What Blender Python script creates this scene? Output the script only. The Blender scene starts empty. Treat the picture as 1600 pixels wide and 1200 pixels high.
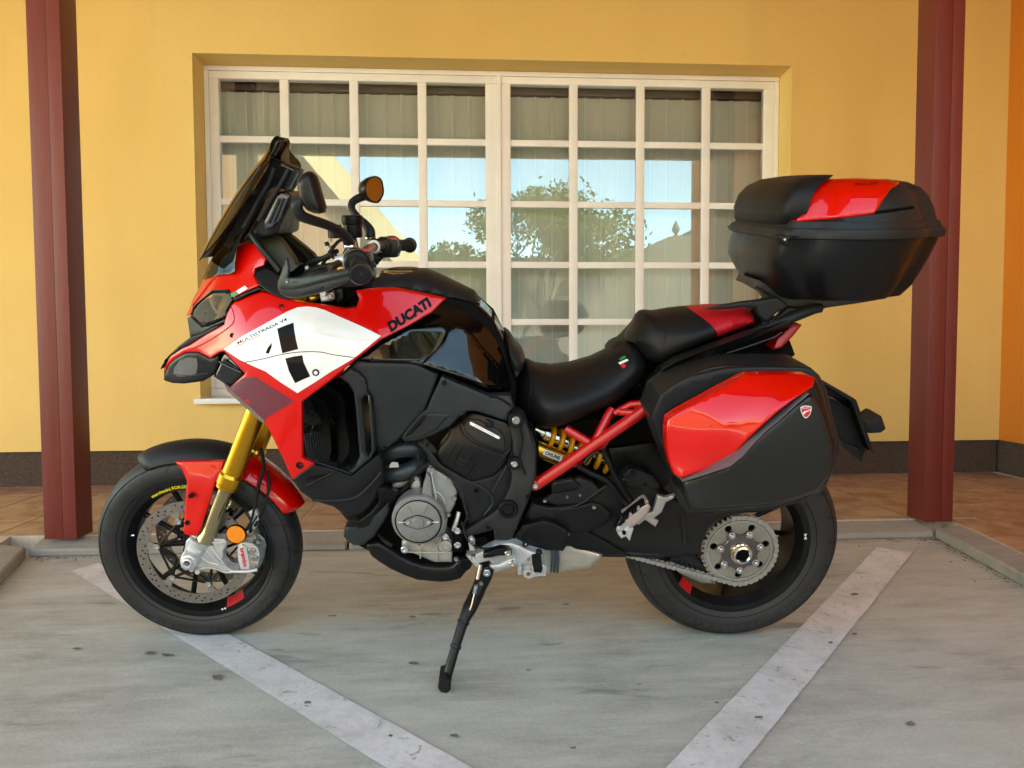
import bpy, bmesh, math, random
import numpy as np
from mathutils import Vector, Matrix
from mathutils.geometry import delaunay_2d_cdt
from mathutils.bvhtree import BVHTree
random.seed(7)
sc = bpy.context.scene
COL = sc.collection

# ------------------------------------------------------------------ camera, sky, sun, exposure
FPX = 1142.0
CAM = np.array([0, 0, .8782])
CR = np.array([.9979, -.0647, -.0039]); CU = np.array([.007, .0482, .9988]); CF = np.array([.0644, .9967, -.0486])
cd = bpy.data.cameras.new('camera'); cam = bpy.data.objects.new('camera', cd); COL.objects.link(cam)
cd.sensor_width = 36; cd.lens = FPX/1600*36; cd.clip_end = 500; cd.clip_start = .05
cam.matrix_world = Matrix(((CR[0], CU[0], -CF[0], CAM[0]), (CR[1], CU[1], -CF[1], CAM[1]), (CR[2], CU[2], -CF[2], CAM[2]), (0, 0, 0, 1)))
sc.camera = cam
SUN_EL, SUN_AZ = math.radians(38), math.radians(28)      # sun stands behind the building, to the right
w = bpy.data.worlds.new('World'); sc.world = w; w.use_nodes = True
nt = w.node_tree; bg = nt.nodes['Background']
sky = nt.nodes.new('ShaderNodeTexSky'); sky.sky_type = 'NISHITA'; sky.sun_disc = False
sky.sun_elevation = SUN_EL; sky.sun_rotation = SUN_AZ; sky.air_density = 1.0; sky.dust_density = .3; sky.ozone_density = 2.0
nt.links.new(sky.outputs[0], bg.inputs[0]); bg.inputs[1].default_value = .12
sd = bpy.data.lights.new('sun', 'SUN'); sd.energy = 3.2; sd.angle = math.radians(.5); sd.color = (1, .93, .82)
sun = bpy.data.objects.new('sun', sd); COL.objects.link(sun)
sdir = Vector((math.sin(SUN_AZ)*math.cos(SUN_EL), math.cos(SUN_AZ)*math.cos(SUN_EL), math.sin(SUN_EL)))
sun.rotation_euler = sdir.to_track_quat('Z', 'Y').to_euler()
sc.view_settings.view_transform = 'Standard'; sc.view_settings.look = 'None'
sc.view_settings.exposure = 3.4; sc.view_settings.use_white_balance = True; sc.view_settings.white_balance_temperature = 8400; sc.view_settings.white_balance_tint = -5; sc.view_settings.gamma = 1; sc.view_settings.use_curve_mapping = False
sc.cycles.max_bounces = 8; sc.cycles.transparent_max_bounces = 12

# ------------------------------------------------------------------ materials
MATS = {}
def mat(name, col, rough=.5, metal=0, coat=0, bump=None, var=None, spec=.5, coatr=.03, rvar=0, aniso=0, dust=0):
    m = bpy.data.materials.new(name); m.use_nodes = True; t = m.node_tree; N = t.nodes; L = t.links
    b = N['Principled BSDF']; b.inputs['Base Color'].default_value = (*col, 1)
    b.inputs['Roughness'].default_value = rough; b.inputs['Metallic'].default_value = metal
    b.inputs['Coat Weight'].default_value = coat; b.inputs['Coat Roughness'].default_value = coatr
    b.inputs['Specular IOR Level'].default_value = spec
    tc = N.new('ShaderNodeTexCoord')
    if var:
        n = N.new('ShaderNodeTexNoise'); n.inputs['Scale'].default_value = var[0]; n.inputs['Detail'].default_value = 6
        n.inputs['Roughness'].default_value = .65
        L.new(tc.outputs['Object'], n.inputs['Vector'])
        r = N.new('ShaderNodeMapRange'); r.inputs[1].default_value = .3; r.inputs[2].default_value = .7
        r.inputs[3].default_value = 1-var[1]; r.inputs[4].default_value = 1+var[1]
        L.new(n.outputs[0], r.inputs[0])
        mx = N.new('ShaderNodeVectorMath'); mx.operation = 'SCALE'; mx.inputs[0].default_value = col
        L.new(r.outputs[0], mx.inputs['Scale']); L.new(mx.outputs[0], b.inputs['Base Color'])
        if rvar:
            r2 = N.new('ShaderNodeMapRange'); r2.inputs[1].default_value = .3; r2.inputs[2].default_value = .7
            r2.inputs[3].default_value = max(.02, rough-rvar); r2.inputs[4].default_value = rough+rvar
            L.new(n.outputs[0], r2.inputs[0]); L.new(r2.outputs[0], b.inputs['Roughness'])
    if bump:
        n2 = N.new('ShaderNodeTexNoise'); n2.inputs['Scale'].default_value = bump[0]; n2.inputs['Detail'].default_value = 4
        L.new(tc.outputs['Object'], n2.inputs['Vector'])
        bp = N.new('ShaderNodeBump'); bp.inputs['Strength'].default_value = bump[1]; bp.inputs['Distance'].default_value = bump[2] if len(bump) > 2 else .001
        L.new(n2.outputs[0], bp.inputs['Height']); L.new(bp.outputs[0], b.inputs['Normal'])
    MATS[name] = m
    return m
RED = mat('red_paint', (.60, .0006, .0008), .4, 0, .85, var=(9, .05), spec=.12)
REDF = mat('red_frame_paint', (.52, .001, .002), .4, 0, .7, bump=(120, .15), var=(30, .12))
DRED = mat('burgundy_film', (.12, .006, .02), .35, 0, .8, var=(20, .1))
WHT = mat('white_paint', (.78, .78, .77), .35, 0, .9, var=(8, .04))
GBLK = mat('gloss_black', (.002, .002, .0024), .3, 0, 1, var=(12, .2), spec=.0)
MBLK = mat('matte_black_plastic', (.0135, .014, .015), .46, 0, 0, bump=(900, .25, .0004), var=(14, .22), rvar=.07, spec=0.24)
SBLK = mat('satin_black', (.0065, .0065, .007), .33, 0, 0, bump=(500, .12, .0004), var=(16, .25), rvar=.06, spec=0.26)
DGRY = mat('grey_black_plastic', (.024, .0265, .028), .42, 0, 0, bump=(900, .3, .0004), var=(11, .18), rvar=.07, spec=0.26)
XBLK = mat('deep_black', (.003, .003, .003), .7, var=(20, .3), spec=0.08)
RUB = mat('rubber', (.011, .011, .0115), .62, 0, 0, bump=(260, .3, .0006), var=(18, .25), rvar=.08, spec=0.2)
SEAT = mat('seat_vinyl', (.0085, .008, .0085), .48, 0, 0, bump=(1500, .35, .0004), var=(10, .2), rvar=.05, spec=0.22)
SEATR = mat('red_vinyl', (.46, .004, .014), .5, 0, 0, bump=(1500, .35, .0004), var=(10, .1))
GOLD = mat('gold_anodised', (.66, .33, .02), .27, .9, .3, var=(20, .08), bump=(300, .05))
KHA = mat('slider_chrome', (.42, .36, .20), .22, .95, 0, var=(30, .08))
YEL = mat('spring_yellow', (.85, .38, .002), .35, 0, .4, var=(60, .08))
ALU = mat('cast_aluminium', (.60, .60, .60), .42, .5, 0, bump=(400, .35, .0006), var=(30, .15), rvar=.08)
ALUD = mat('grey_cast_cover', (.235, .23, .225), .42, .4, 0, bump=(600, .3, .0005), var=(25, .12), rvar=.06)
SUMP = mat('sump_casting', (.40, .39, .35), .5, .55, 0, bump=(300, .5, .0008), var=(30, .2))
CHR = mat('polished_steel', (.72, .72, .71), .16, 1, 0, var=(50, .06))
STEEL = mat('brushed_steel', (.46, .43, .38), .34, .95, 0, var=(60, .12), bump=(200, .1))
DISC = mat('disc_steel', (.34, .31, .28), .36, .9, 0, var=(90, .12))
MUF = mat('muffler_steel', (.66, .62, .53), .36, .6, 0, var=(9, .18), bump=(20, .15, .002))
CHAIN = mat('chain_steel', (.50, .49, .47), .35, .85, 0, var=(200, .25))
ORG = mat('orange_reflector', (.9, .25, .01), .2, 0, .8, bump=(500, .6, .002), var=(90, .1))
TLR = mat('tail_light_red', (.35, .002, .003), .4, 0, .25, var=(60, .15))
STKR = mat('red_sticker', (.5, .01, .015), .4, var=(60, .12))
PRN = mat('black_print', (.004, .004, .0045), .5, 0, .12, var=(40, .2), spec=0.06)
WPR = mat('white_print', (.75, .75, .75), .4, var=(40, .05))
YPR = mat('yellow_print', (.85, .65, .02), .4, var=(40, .05))
RPR = mat('red_print', (.6, .01, .02), .4, var=(40, .05))
GRN = mat('green_print', (.02, .25, .05), .4, var=(40, .05))
PINKM = mat('worn_peg_metal', (.52, .43, .40), .42, .6, 0, var=(80, .12), bump=(300, .3))
BLUEB = mat('burnt_steel', (.14, .17, .22), .3, .9, 0, var=(60, .4))
WFR = mat('window_frame_paint', (.88, .85, .82), .45, bump=(60, .08), var=(5, .05))
MIRG = mat('mirror_glass', (.42, .42, .42), .02, 1, 0, var=(5, .01))

def glassmat(name, tint, fac, rough=.0, tr=(.9, .9, .9), ior=1.52):
    m = bpy.data.materials.new(name); m.use_nodes = True; t = m.node_tree; N = t.nodes; L = t.links
    N.remove(N['Principled BSDF'])
    g = N.new('ShaderNodeBsdfGlossy'); g.inputs['Roughness'].default_value = rough; g.inputs['Color'].default_value = (*tint, 1)
    x = N.new('ShaderNodeBsdfTransparent'); x.inputs['Color'].default_value = (*tr, 1)
    mix = N.new('ShaderNodeMixShader'); fr = N.new('ShaderNodeFresnel'); fr.inputs[0].default_value = ior
    mr = N.new('ShaderNodeMapRange'); mr.inputs[1].default_value = ((ior-1)/(ior+1))**2; mr.inputs[2].default_value = 1; mr.inputs[3].default_value = fac; mr.inputs[4].default_value = 1
    tc = N.new('ShaderNodeTexCoord'); ns = N.new('ShaderNodeTexNoise'); ns.inputs['Scale'].default_value = 1.3
    bp = N.new('ShaderNodeBump'); bp.inputs['Strength'].default_value = .05; bp.inputs['Distance'].default_value = .004
    L.new(tc.outputs['Object'], ns.inputs['Vector']); L.new(ns.outputs[0], bp.inputs['Height']); L.new(bp.outputs[0], g.inputs['Normal'])
    L.new(fr.outputs[0], mr.inputs[0]); L.new(mr.outputs[0], mix.inputs[0]); L.new(x.outputs[0], mix.inputs[1]); L.new(g.outputs[0], mix.inputs[2])
    L.new(mix.outputs[0], N['Material Output'].inputs[0]); MATS[name] = m
    return m
GLASS = glassmat('window_glass', (.88, .95, 1), .08, 0, (.93, .94, .92))
SMOKE = glassmat('smoked_screen', (.9, .9, .9), .02, .02, (.36, .30, .25), 1.22)
LENS = glassmat('headlight_lens', (1, .93, .86), .01, .01, (.34, .26, .22), 1.18)

# ------------------------------------------------------------------ mesh helpers
def link(name, me, m=None, parent=None, ang=35, **pr):
    if m: me.materials.append(m)
    if ang:
        me.polygons.foreach_set('use_smooth', [True]*len(me.polygons))
        me.set_sharp_from_angle(angle=math.radians(ang))
    o = bpy.data.objects.new(name, me); COL.objects.link(o)
    if parent: o.parent = parent
    for k, v in pr.items(): o[k] = v
    return o
def mk(name, V, Fc, m=None, parent=None, ang=35, fix=True, **pr):
    me = bpy.data.meshes.new(name); me.from_pydata([tuple(map(float, v)) for v in V], [], [tuple(map(int, f)) for f in Fc])
    if fix:
        bm = bmesh.new(); bm.from_mesh(me); bmesh.ops.recalc_face_normals(bm, faces=bm.faces); bm.to_mesh(me); bm.free()
    return link(name, me, m, parent, ang, **pr)
def empty(name, loc=(0, 0, 0), rz=0, parent=None, **pr):
    o = bpy.data.objects.new(name, None); o.location = loc; o.rotation_euler = (0, 0, rz); COL.objects.link(o)
    if parent: o.parent = parent
    for k, v in pr.items(): o[k] = v
    return o
class MB:
    """collects pieces of one mesh"""
    def __init__(s): s.V = []; s.F = []
    def add(s, V, F):
        n = len(s.V); s.V += [tuple(map(float, v)) for v in V]; s.F += [tuple(int(i)+n for i in f) for f in F]; return s
    def box(s, x0, x1, y0, y1, z0, z1, b=0):
        if b:
            bm = bmesh.new(); bmesh.ops.create_cube(bm, size=1)
            for v in bm.verts: v.co = Vector(((x0+x1)/2+v.co.x*(x1-x0), (y0+y1)/2+v.co.y*(y1-y0), (z0+z1)/2+v.co.z*(z1-z0)))
            bmesh.ops.bevel(bm, geom=bm.edges[:], offset=b, segments=2, affect='EDGES', profile=.6)
            bm.verts.index_update(); s.add([v.co for v in bm.verts], [[v.index for v in f.verts] for f in bm.faces]); bm.free(); return s
        V = [(x, y, z) for z in (z0, z1) for y in (y0, y1) for x in (x0, x1)]
        return s.add(V, [(0, 2, 3, 1), (4, 5, 7, 6), (0, 1, 5, 4), (2, 6, 7, 3), (0, 4, 6, 2), (1, 3, 7, 5)])
    def build(s, name, m, parent=None, ang=35, **pr): return mk(name, s.V, s.F, m, parent, ang, **pr)

def frame_of(d):
    d = Vector(d).normalized(); u = d.orthogonal().normalized(); return u, d.cross(u)
def crom(P, n=6, closed=False):
    P = [np.array(p, float) for p in P]; out = []; N = len(P)
    rng = range(N if closed else N-1)
    for i in rng:
        g = (lambda k: P[k % N]) if closed else (lambda k: P[min(max(k, 0), N-1)])
        a, b, c, d = g(i-1), g(i), g(i+1), g(i+2)
        for k in range(n):
            t = k/n
            out.append(.5*((2*b)+(-a+c)*t+(2*a-5*b+4*c-d)*t*t+(-a+3*b-3*c+d)*t**3))
    if not closed: out.append(P[-1])
    return out
def tube_geo(P, r, n=10, sx=1.0):
    P = [Vector(p) for p in P]; N = len(P); R = r if isinstance(r, (list, tuple)) else [r]*N
    if len(R) != N: R = list(np.interp(np.linspace(0, 1, N), np.linspace(0, 1, len(R)), R))
    V = []; F = []; u = None
    for i, p in enumerate(P):
        d = (P[min(i+1, N-1)]-P[max(i-1, 0)]).normalized()
        if u is None: u, v = frame_of(d)
        else:
            u = (u-d*u.dot(d)).normalized(); v = d.cross(u)
        for k in range(n):
            a = 2*math.pi*k/n; V.append(p+(u*math.cos(a)*sx+v*math.sin(a))*R[i])
    for i in range(N-1):
        for k in range(n):
            a = i*n+k; b = i*n+(k+1) % n; F.append((a, b, b+n, a+n))
    F.append(tuple(range(n))[::-1]); F.append(tuple(range((N-1)*n, N*n)))
    return V, F
def tube(name, P, r, m, parent=None, n=10, smooth=0, **pr):
    if smooth: P = crom(P, smooth)
    V, F = tube_geo(P, r, n); return mk(name, V, F, m, parent, 50, **pr)
def lathe_geo(c, ax, prof, n=48, closed=False):
    c = Vector(c); ax = Vector(ax).normalized(); u, v = frame_of(ax)
    V = []; F = []; m = len(prof)
    for k in range(n):
        a = 2*math.pi*k/n; e = u*math.cos(a)+v*math.sin(a)
        for r, h in prof: V.append(c+ax*h+e*max(r, .0001))
    for k in range(n):
        for j in range(m if closed else m-1):
            a = k*m+j; b = k*m+(j+1) % m; k2 = (k+1) % n; F.append((a, b, k2*m+(j+1) % m, k2*m+j))
    return V, F
def lathe(name, c, ax, prof, m, parent=None, n=48, closed=False, **pr):
    V, F = lathe_geo(c, ax, prof, n, closed); return mk(name, V, F, m, parent, 30, **pr)

# ------------------------------------------------------------------ the motorcycle's own frame (leaning on its side stand)
BO = np.array([.7998, 2.2252, 0]); BX = np.array([-.9988, .049, 0]); BY = np.array([-.048, -.9777, -.2047]); BZ = np.array([-.01, -.2044, .9788])
BY = BY-BX*(BY@BX); BY /= np.linalg.norm(BY); BX /= np.linalg.norm(BX); BZ = np.cross(BX, BY)
CL = np.array([(CAM-BO)@BX, (CAM-BO)@BY, (CAM-BO)@BZ])
def dloc(px, py):
    d = CF+CR*(px-800)/FPX-CU*(py-600)/FPX
    return np.array([d@BX, d@BY, d@BZ])
def P(px, py, lat=0.):
    """a traced outline point, placed at its own distance: on the plane 'lat' metres left of the bike's middle"""
    d = dloc(px, py); k = (lat-CL[1])/d[1]; v = CL+d*k
    return Vector(v)
def LX(x, lat, z): return Vector((x, lat, z))
def PXof(v):
    d = np.array(v)-CL; wv = d[0]*BX+d[1]*BY+d[2]*BZ; k = wv@CF
    return 800+FPX*(wv@CR)/k, 600-FPX*(wv@CU)/k

def field(ctrl):
    """smooth lateral depth through control points (px,py,lat)"""
    if callable(ctrl): return ctrl
    if isinstance(ctrl, (int, float)): return lambda x, y: float(ctrl)+0*x
    C = np.array(ctrl, float); n = len(C); X = C[:, :2]/100; 
    if n <= 3:
        A = np.c_[np.ones(n), X]; s = np.linalg.lstsq(A, C[:, 2], rcond=None)[0]
        return lambda x, y: s[0]+s[1]*x/100+s[2]*y/100
    def U(r): return np.where(r > 1e-9, r*r*np.log(np.maximum(r, 1e-9)), 0)
    D = np.linalg.norm(X[:, None]-X[None], axis=2); K = U(D)+np.eye(n)*.02; Q = np.c_[np.ones(n), X]
    A = np.block([[K, Q], [Q.T, np.zeros((3, 3))]]); s = np.linalg.solve(A, np.r_[C[:, 2], 0, 0, 0])
    def f(x, y):
        x = np.asarray(x, float)/100; y = np.asarray(y, float)/100
        r = np.sqrt((x[..., None]-X[:, 0])**2+(y[..., None]-X[:, 1])**2)
        return U(r)@s[:n]+s[n]+s[n+1]*x+s[n+2]*y
    return f
def resample(out, step):
    r = []; n = len(out)
    for i in range(n):
        a = np.array(out[i][:2], float); b = np.array(out[(i+1) % n][:2], float); d = np.linalg.norm(b-a)
        k = max(1, int(math.ceil(d/step)))
        for j in range(k): r.append(a+(b-a)*j/k)
    return np.array(r)
def segdist(Q, B):
    A = B; E = np.roll(B, -1, 0)-B; L2 = (E**2).sum(1)+1e-12
    d = Q[:, None]-A[None]; t = np.clip((d*E[None]).sum(2)/L2, 0, 1)
    return np.linalg.norm(d-t[..., None]*E[None], axis=2).min(1)
def inside(Q, B):
    x, y = Q[:, 0][:, None], Q[:, 1][:, None]; x1, y1 = B[:, 0], B[:, 1]; x2, y2 = np.roll(x1, -1), np.roll(y1, -1)
    c = ((y1 > y) != (y2 > y)) & (x < (x2-x1)*(y-y1)/(y2-y1+1e-12)+x1)
    return c.sum(1) % 2 == 1
def tri(out, step, r=0, holes=(), smooth=0, cut=None):
    """triangulate an outline with inner rows; returns verts, tris, distance to the edge, boundary loops"""
    if smooth: out = crom([o[:2] for o in out], smooth, True)
    B = resample(out, step); loops = [B]+[resample(h, step) for h in holes]
    lo = B.min(0); hi = B.max(0)
    gx, gy = np.meshgrid(np.arange(lo[0]+step*.5, hi[0], step), np.arange(lo[1]+step*.5, hi[1], step))
    gx[1::2] += step*.5
    G = np.c_[gx.ravel(), gy.ravel()]
    ds = segdist(G, B) if len(G) else np.zeros(0)
    for h in loops[1:]: ds = np.minimum(ds, segdist(G, h))
    G = G[inside(G, B) & (ds > max(step*.55, r*1.15))]
    for h in loops[1:]:
        if len(G): G = G[~inside(G, h)]
    rings = []
    if r:
        T = np.roll(B, -1, 0)-np.roll(B, 1, 0); T /= np.linalg.norm(T, axis=1)[:, None]+1e-9
        area = (B[:, 0]*np.roll(B[:, 1], -1)-np.roll(B[:, 0], -1)*B[:, 1]).sum()
        Nn = np.c_[-T[:, 1], T[:, 0]]*(1 if area > 0 else -1)
        for f in (.18, .5, 1.):
            Q = B+Nn*r*f; dd = segdist(Q, B); Q = Q[inside(Q, B) & (dd > r*f*.85)]
            rings.append(Q)
    A = np.vstack(loops+rings+([G] if len(G) else []))
    edges = []; st = 0; idx = []
    for l in loops:
        n = len(l); edges += [(st+i, st+(i+1) % n) for i in range(n)]; idx.append(list(range(st, st+n))); st += n
    if cut:
        c0 = len(A); C_ = []
        for q in range(len(cut)-1):
            a_, b_ = np.array(cut[q], float), np.array(cut[q+1], float); k = max(1, int(np.linalg.norm(b_-a_)/step))
            C_ += [a_+(b_-a_)*t/k for t in range(k)]
        C_.append(np.array(cut[-1], float)); A = np.vstack([A, C_]); edges += [(c0+i, c0+i+1) for i in range(len(C_)-1)]
    res = delaunay_2d_cdt([Vector(a) for a in A], edges, [], 0, 1e-5)
    V = np.array([tuple(v) for v in res[0]]); F = np.array([f for f in res[2] if len(f) == 3])
    cen = V[F].mean(1); ok = inside(cen, B)
    for l in loops[1:]: ok &= ~inside(cen, l)
    F = F[ok]
    mp = {}
    for ni, orig in enumerate(res[3]):
        for o in orig: mp[o] = ni
    bl = [[mp[i] for i in l] for l in idx]
    d = segdist(V, B)
    for l in loops[1:]: d = np.minimum(d, segdist(V, l))
    return V, F, d, bl
def shell(name, out, lat, m, parent, thick=.012, r=5, drop=.005, bulge=0, bd=40, step=9, mirror=False, holes=(), smooth=0, ang=32, **pr):
    """a traced panel: front skin with rolled edges, sides and back"""
    if r >= 5: r *= .6; drop *= .8
    f = field(lat); V2, F, d, bl = tri(out, step, r, holes, smooth)
    L = f(V2[:, 0], V2[:, 1])+0*V2[:, 0]
    if r: e = 1-np.clip(d/r, 0, 1); L = L-drop*(1-np.sqrt(np.clip(1-e*e, 0, 1)))
    if bulge: L = L+bulge*(1-np.exp(-d/bd))
    V = [P(x, y, l) for (x, y), l in zip(V2, L)]; n = len(V)
    FF = [tuple(t) for t in F]
    back = [Vector((v.x, v.y-thick, v.z)) for v in V]
    Vs = V+back; FF += [tuple(i+n for i in t[::-1]) for t in F]
    for l in bl:
        for i in range(len(l)): a, b = l[i], l[(i+1) % len(l)]; FF.append((a, b, b+n, a+n))
    o = mk(name, Vs, FF, m, parent, ang, **pr)
    if mirror:
        mk(name, [(v.x, -v.y, v.z) for v in Vs], [t[::-1] for t in FF], m, parent, ang, **pr)
    return o
def puff(name, out, W, m, parent, r=30, latc=0., w0=0., step=9, smooth=0, ol=None, pw=.5, ang=50, cut=None, **pr):
    """a full-width solid, symmetrical about lat=latc, with rounded rim"""
    ol = latc if ol is None else ol
    V2, F, d, bl = tri(out, step, min(r*.5, 12) if r > 6 else r, (), smooth, cut[0] if cut else None)
    Wf = field(W)(V2[:, 0], V2[:, 1])+0*V2[:, 0]
    e = 1-np.clip(d/r, 0, 1); g = np.power(np.clip(1-e*e, 0, 1), pw); H = w0+(Wf-w0)*g
    V = []
    for (x, y), h in zip(V2, H):
        p = P(x, y, ol); V.append(Vector((p.x, latc+h, p.z)))
    n = len(V); B = [Vector((v.x, 2*latc-v.y, v.z)) for v in V]
    FF = [tuple(t) for t in F]+[tuple(i+n for i in t[::-1]) for t in F]
    for l in bl:
        for i in range(len(l)): a, b = l[i], l[(i+1) % len(l)]; FF.append((a, b, b+n, a+n))
    o = mk(name, V+B, FF, m, parent, ang, **pr)
    if cut:
        bm = bmesh.new(); bm.from_mesh(o.data); bm.faces.ensure_lookup_table(); Q = np.array(cut[1], float)
        cen = np.array([np.mean([V2[v.index % n] for v in f.verts], axis=0) for f in bm.faces]); ins = inside(cen, Q)
        b2 = bm.copy(); b2.faces.ensure_lookup_table()
        bmesh.ops.delete(bm, geom=[f for f in bm.faces if ins[f.index]], context='FACES'); bmesh.ops.delete(b2, geom=[f for f in b2.faces if not ins[f.index]], context='FACES')
        bm.to_mesh(o.data); bm.free(); me2 = bpy.data.meshes.new(cut[3]); b2.to_mesh(me2); b2.free(); me2.materials.clear(); link(cut[3], me2, cut[2], o, ang)
        o.data.set_sharp_from_angle(angle=math.radians(ang))
    if w0 == 0 and not cut:
        bm = bmesh.new(); bm.from_mesh(o.data); bmesh.ops.remove_doubles(bm, verts=bm.verts, dist=1e-5); bmesh.ops.recalc_face_normals(bm, faces=bm.faces); bm.to_mesh(o.data); bm.free()
    return o
def bvh(*objs):
    V = []; F = []
    for o in objs:
        n = len(V); V += [v.co.copy() for v in o.data.vertices]; F += [[i+n for i in p.vertices] for p in o.data.polygons]
    return BVHTree.FromPolygons(V, F)
def hit(t, px, py):
    d = Vector(dloc(px, py)).normalized(); loc, nr, i, dist = t.ray_cast(Vector(CL), d)
    if loc is None: return None, None
    if nr.dot(d) > 0: nr = -nr
    return loc, nr
def decal(name, out, t, m, parent, off=.0012, thick=0, step=6, fall=.2, smooth=0, r=0, drop=0, ang=40, **pr):
    """a thin piece laid on the surface of another part"""
    V2, F, d, bl = tri(out, step, r, (), smooth); V = []; B = []; last = None
    for (x, y), dd in zip(V2, d):
        loc, nr = hit(t, x, y)
        if loc is None: loc, nr = (P(x, y, last if last is not None else fall), Vector((0, 1, 0)))
        else: last = loc.y
        o = off
        if r: e = 1-min(dd/r, 1); o -= drop*(1-math.sqrt(max(0, 1-e*e)))
        V.append(loc+nr*o); B.append(loc-nr*(thick-off))
    FF = [tuple(t_) for t_ in F]; n = len(V)
    if thick:
        V += B; FF += [tuple(i+n for i in t_[::-1]) for t_ in F]
        for l in bl:
            for i in range(len(l)): a, b = l[i], l[(i+1) % len(l)]; FF.append((a, b, b+n, a+n))
    return mk(name, V, FF, m, parent, ang, fix=bool(thick), **pr)
def text(name, s, cx, cy, h, wd, rot, t, m, parent, lat=.2, shear=0, off=.0016, bold=0, **pr):
    """lettering laid on a surface: centre, cap height and width in photo units, rotation in degrees"""
    cu = bpy.data.curves.new('lettering', 'FONT'); cu.body = s; cu.offset = bold; cu.resolution_u = 3; cu.shear = 0
    ob = bpy.data.objects.new('lettering', cu); COL.objects.link(ob); bpy.context.view_layer.update()
    me = bpy.data.meshes.new_from_object(ob.evaluated_get(bpy.context.evaluated_depsgraph_get()))
    bpy.data.objects.remove(ob)
    V = np.array([v.co[:] for v in me.vertices]); lo = V.min(0); hi = V.max(0)
    a = math.radians(rot); ca, sa = math.cos(a), math.sin(a); out = []
    for v in V:
        u = ((v[0]-lo[0])/(hi[0]-lo[0])-.5)*wd; q = ((v[1]-lo[1])/(hi[1]-lo[1])-.5)*h; u += q*shear
        x = cx+u*ca-q*sa; y = cy-(u*sa+q*ca)
        loc, nr = hit(t, x, y) if t else (None, None)
        if loc is None: loc, nr = P(x, y, lat), Vector((0, 1, 0))
        out.append(loc+nr*off)
    F = [tuple(p.vertices) for p in me.polygons]
    return mk(name, out, F, m, parent, 0, fix=False, **pr)
def bolt(px, py, lat, rpx, m, parent, name='bolt', h=.006, hole=True):
    c = P(px, py, lat); r = (P(px+rpx, py, lat)-c).length
    pr_ = [(.0001, h*.55), (r*.38, h*.55), (r*.42, h), (r*.85, h), (r, h*.75), (r, -.004)] if hole else [(.0001, h), (r*.8, h), (r, h*.6), (r, -.004)]
    return lathe(name, c, (0, 1, 0), pr_, m, parent, 14)
def disc_px(px, py, lat, rpx): return (P(px+rpx, py, lat)-P(px, py, lat)).length

# ================================================================== THE PLACE
def ramp(N, L, src, stops, interp='LINEAR'):
    r = N.new('ShaderNodeValToRGB'); r.color_ramp.interpolation = interp; e = r.color_ramp.elements
    while len(e) < len(stops): e.new(.5)
    for i, (p, c) in enumerate(stops): e[i].position = p; e[i].color = (*c, 1)
    L.new(src, r.inputs[0]); return r.outputs[0]
def noise(N, L, co, sc_, det=6, rough=.6, scale3=None, dist=0):
    n = N.new('ShaderNodeTexNoise'); n.inputs['Scale'].default_value = sc_; n.inputs['Detail'].default_value = det
    n.inputs['Roughness'].default_value = rough; n.inputs['Distortion'].default_value = dist
    if scale3:
        mp = N.new('ShaderNodeMapping'); mp.inputs['Scale'].default_value = scale3; L.new(co, mp.inputs[0]); co = mp.outputs[0]
    L.new(co, n.inputs['Vector']); return n.outputs[0]
def mixc(N, L, f, a, b, mode='MIX', fac=None):
    x = N.new('ShaderNodeMix'); x.data_type = 'RGBA'; x.blend_type = mode
    if hasattr(f, 'links'): L.new(f, x.inputs[0])
    else: x.inputs[0].default_value = f
    for k, v in ((6, a), (7, b)):
        if hasattr(v, 'links'): L.new(v, x.inputs[k])
        else: x.inputs[k].default_value = (*v, 1)
    return x.outputs[2]
def newmat(name, rough=.8):
    m = bpy.data.materials.new(name); m.use_nodes = True; N = m.node_tree.nodes; L = m.node_tree.links; b = N['Principled BSDF']
    b.inputs['Roughness'].default_value = rough; tc = N.new('ShaderNodeTexCoord'); MATS[name] = m
    return m, N, L, b, tc.outputs['Object']
def bumpn(N, L, b, src, st, dist):
    bp = N.new('ShaderNodeBump'); bp.inputs['Strength'].default_value = st; bp.inputs['Distance'].default_value = dist
    L.new(src, bp.inputs['Height']); L.new(bp.outputs[0], b.inputs['Normal'])
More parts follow.
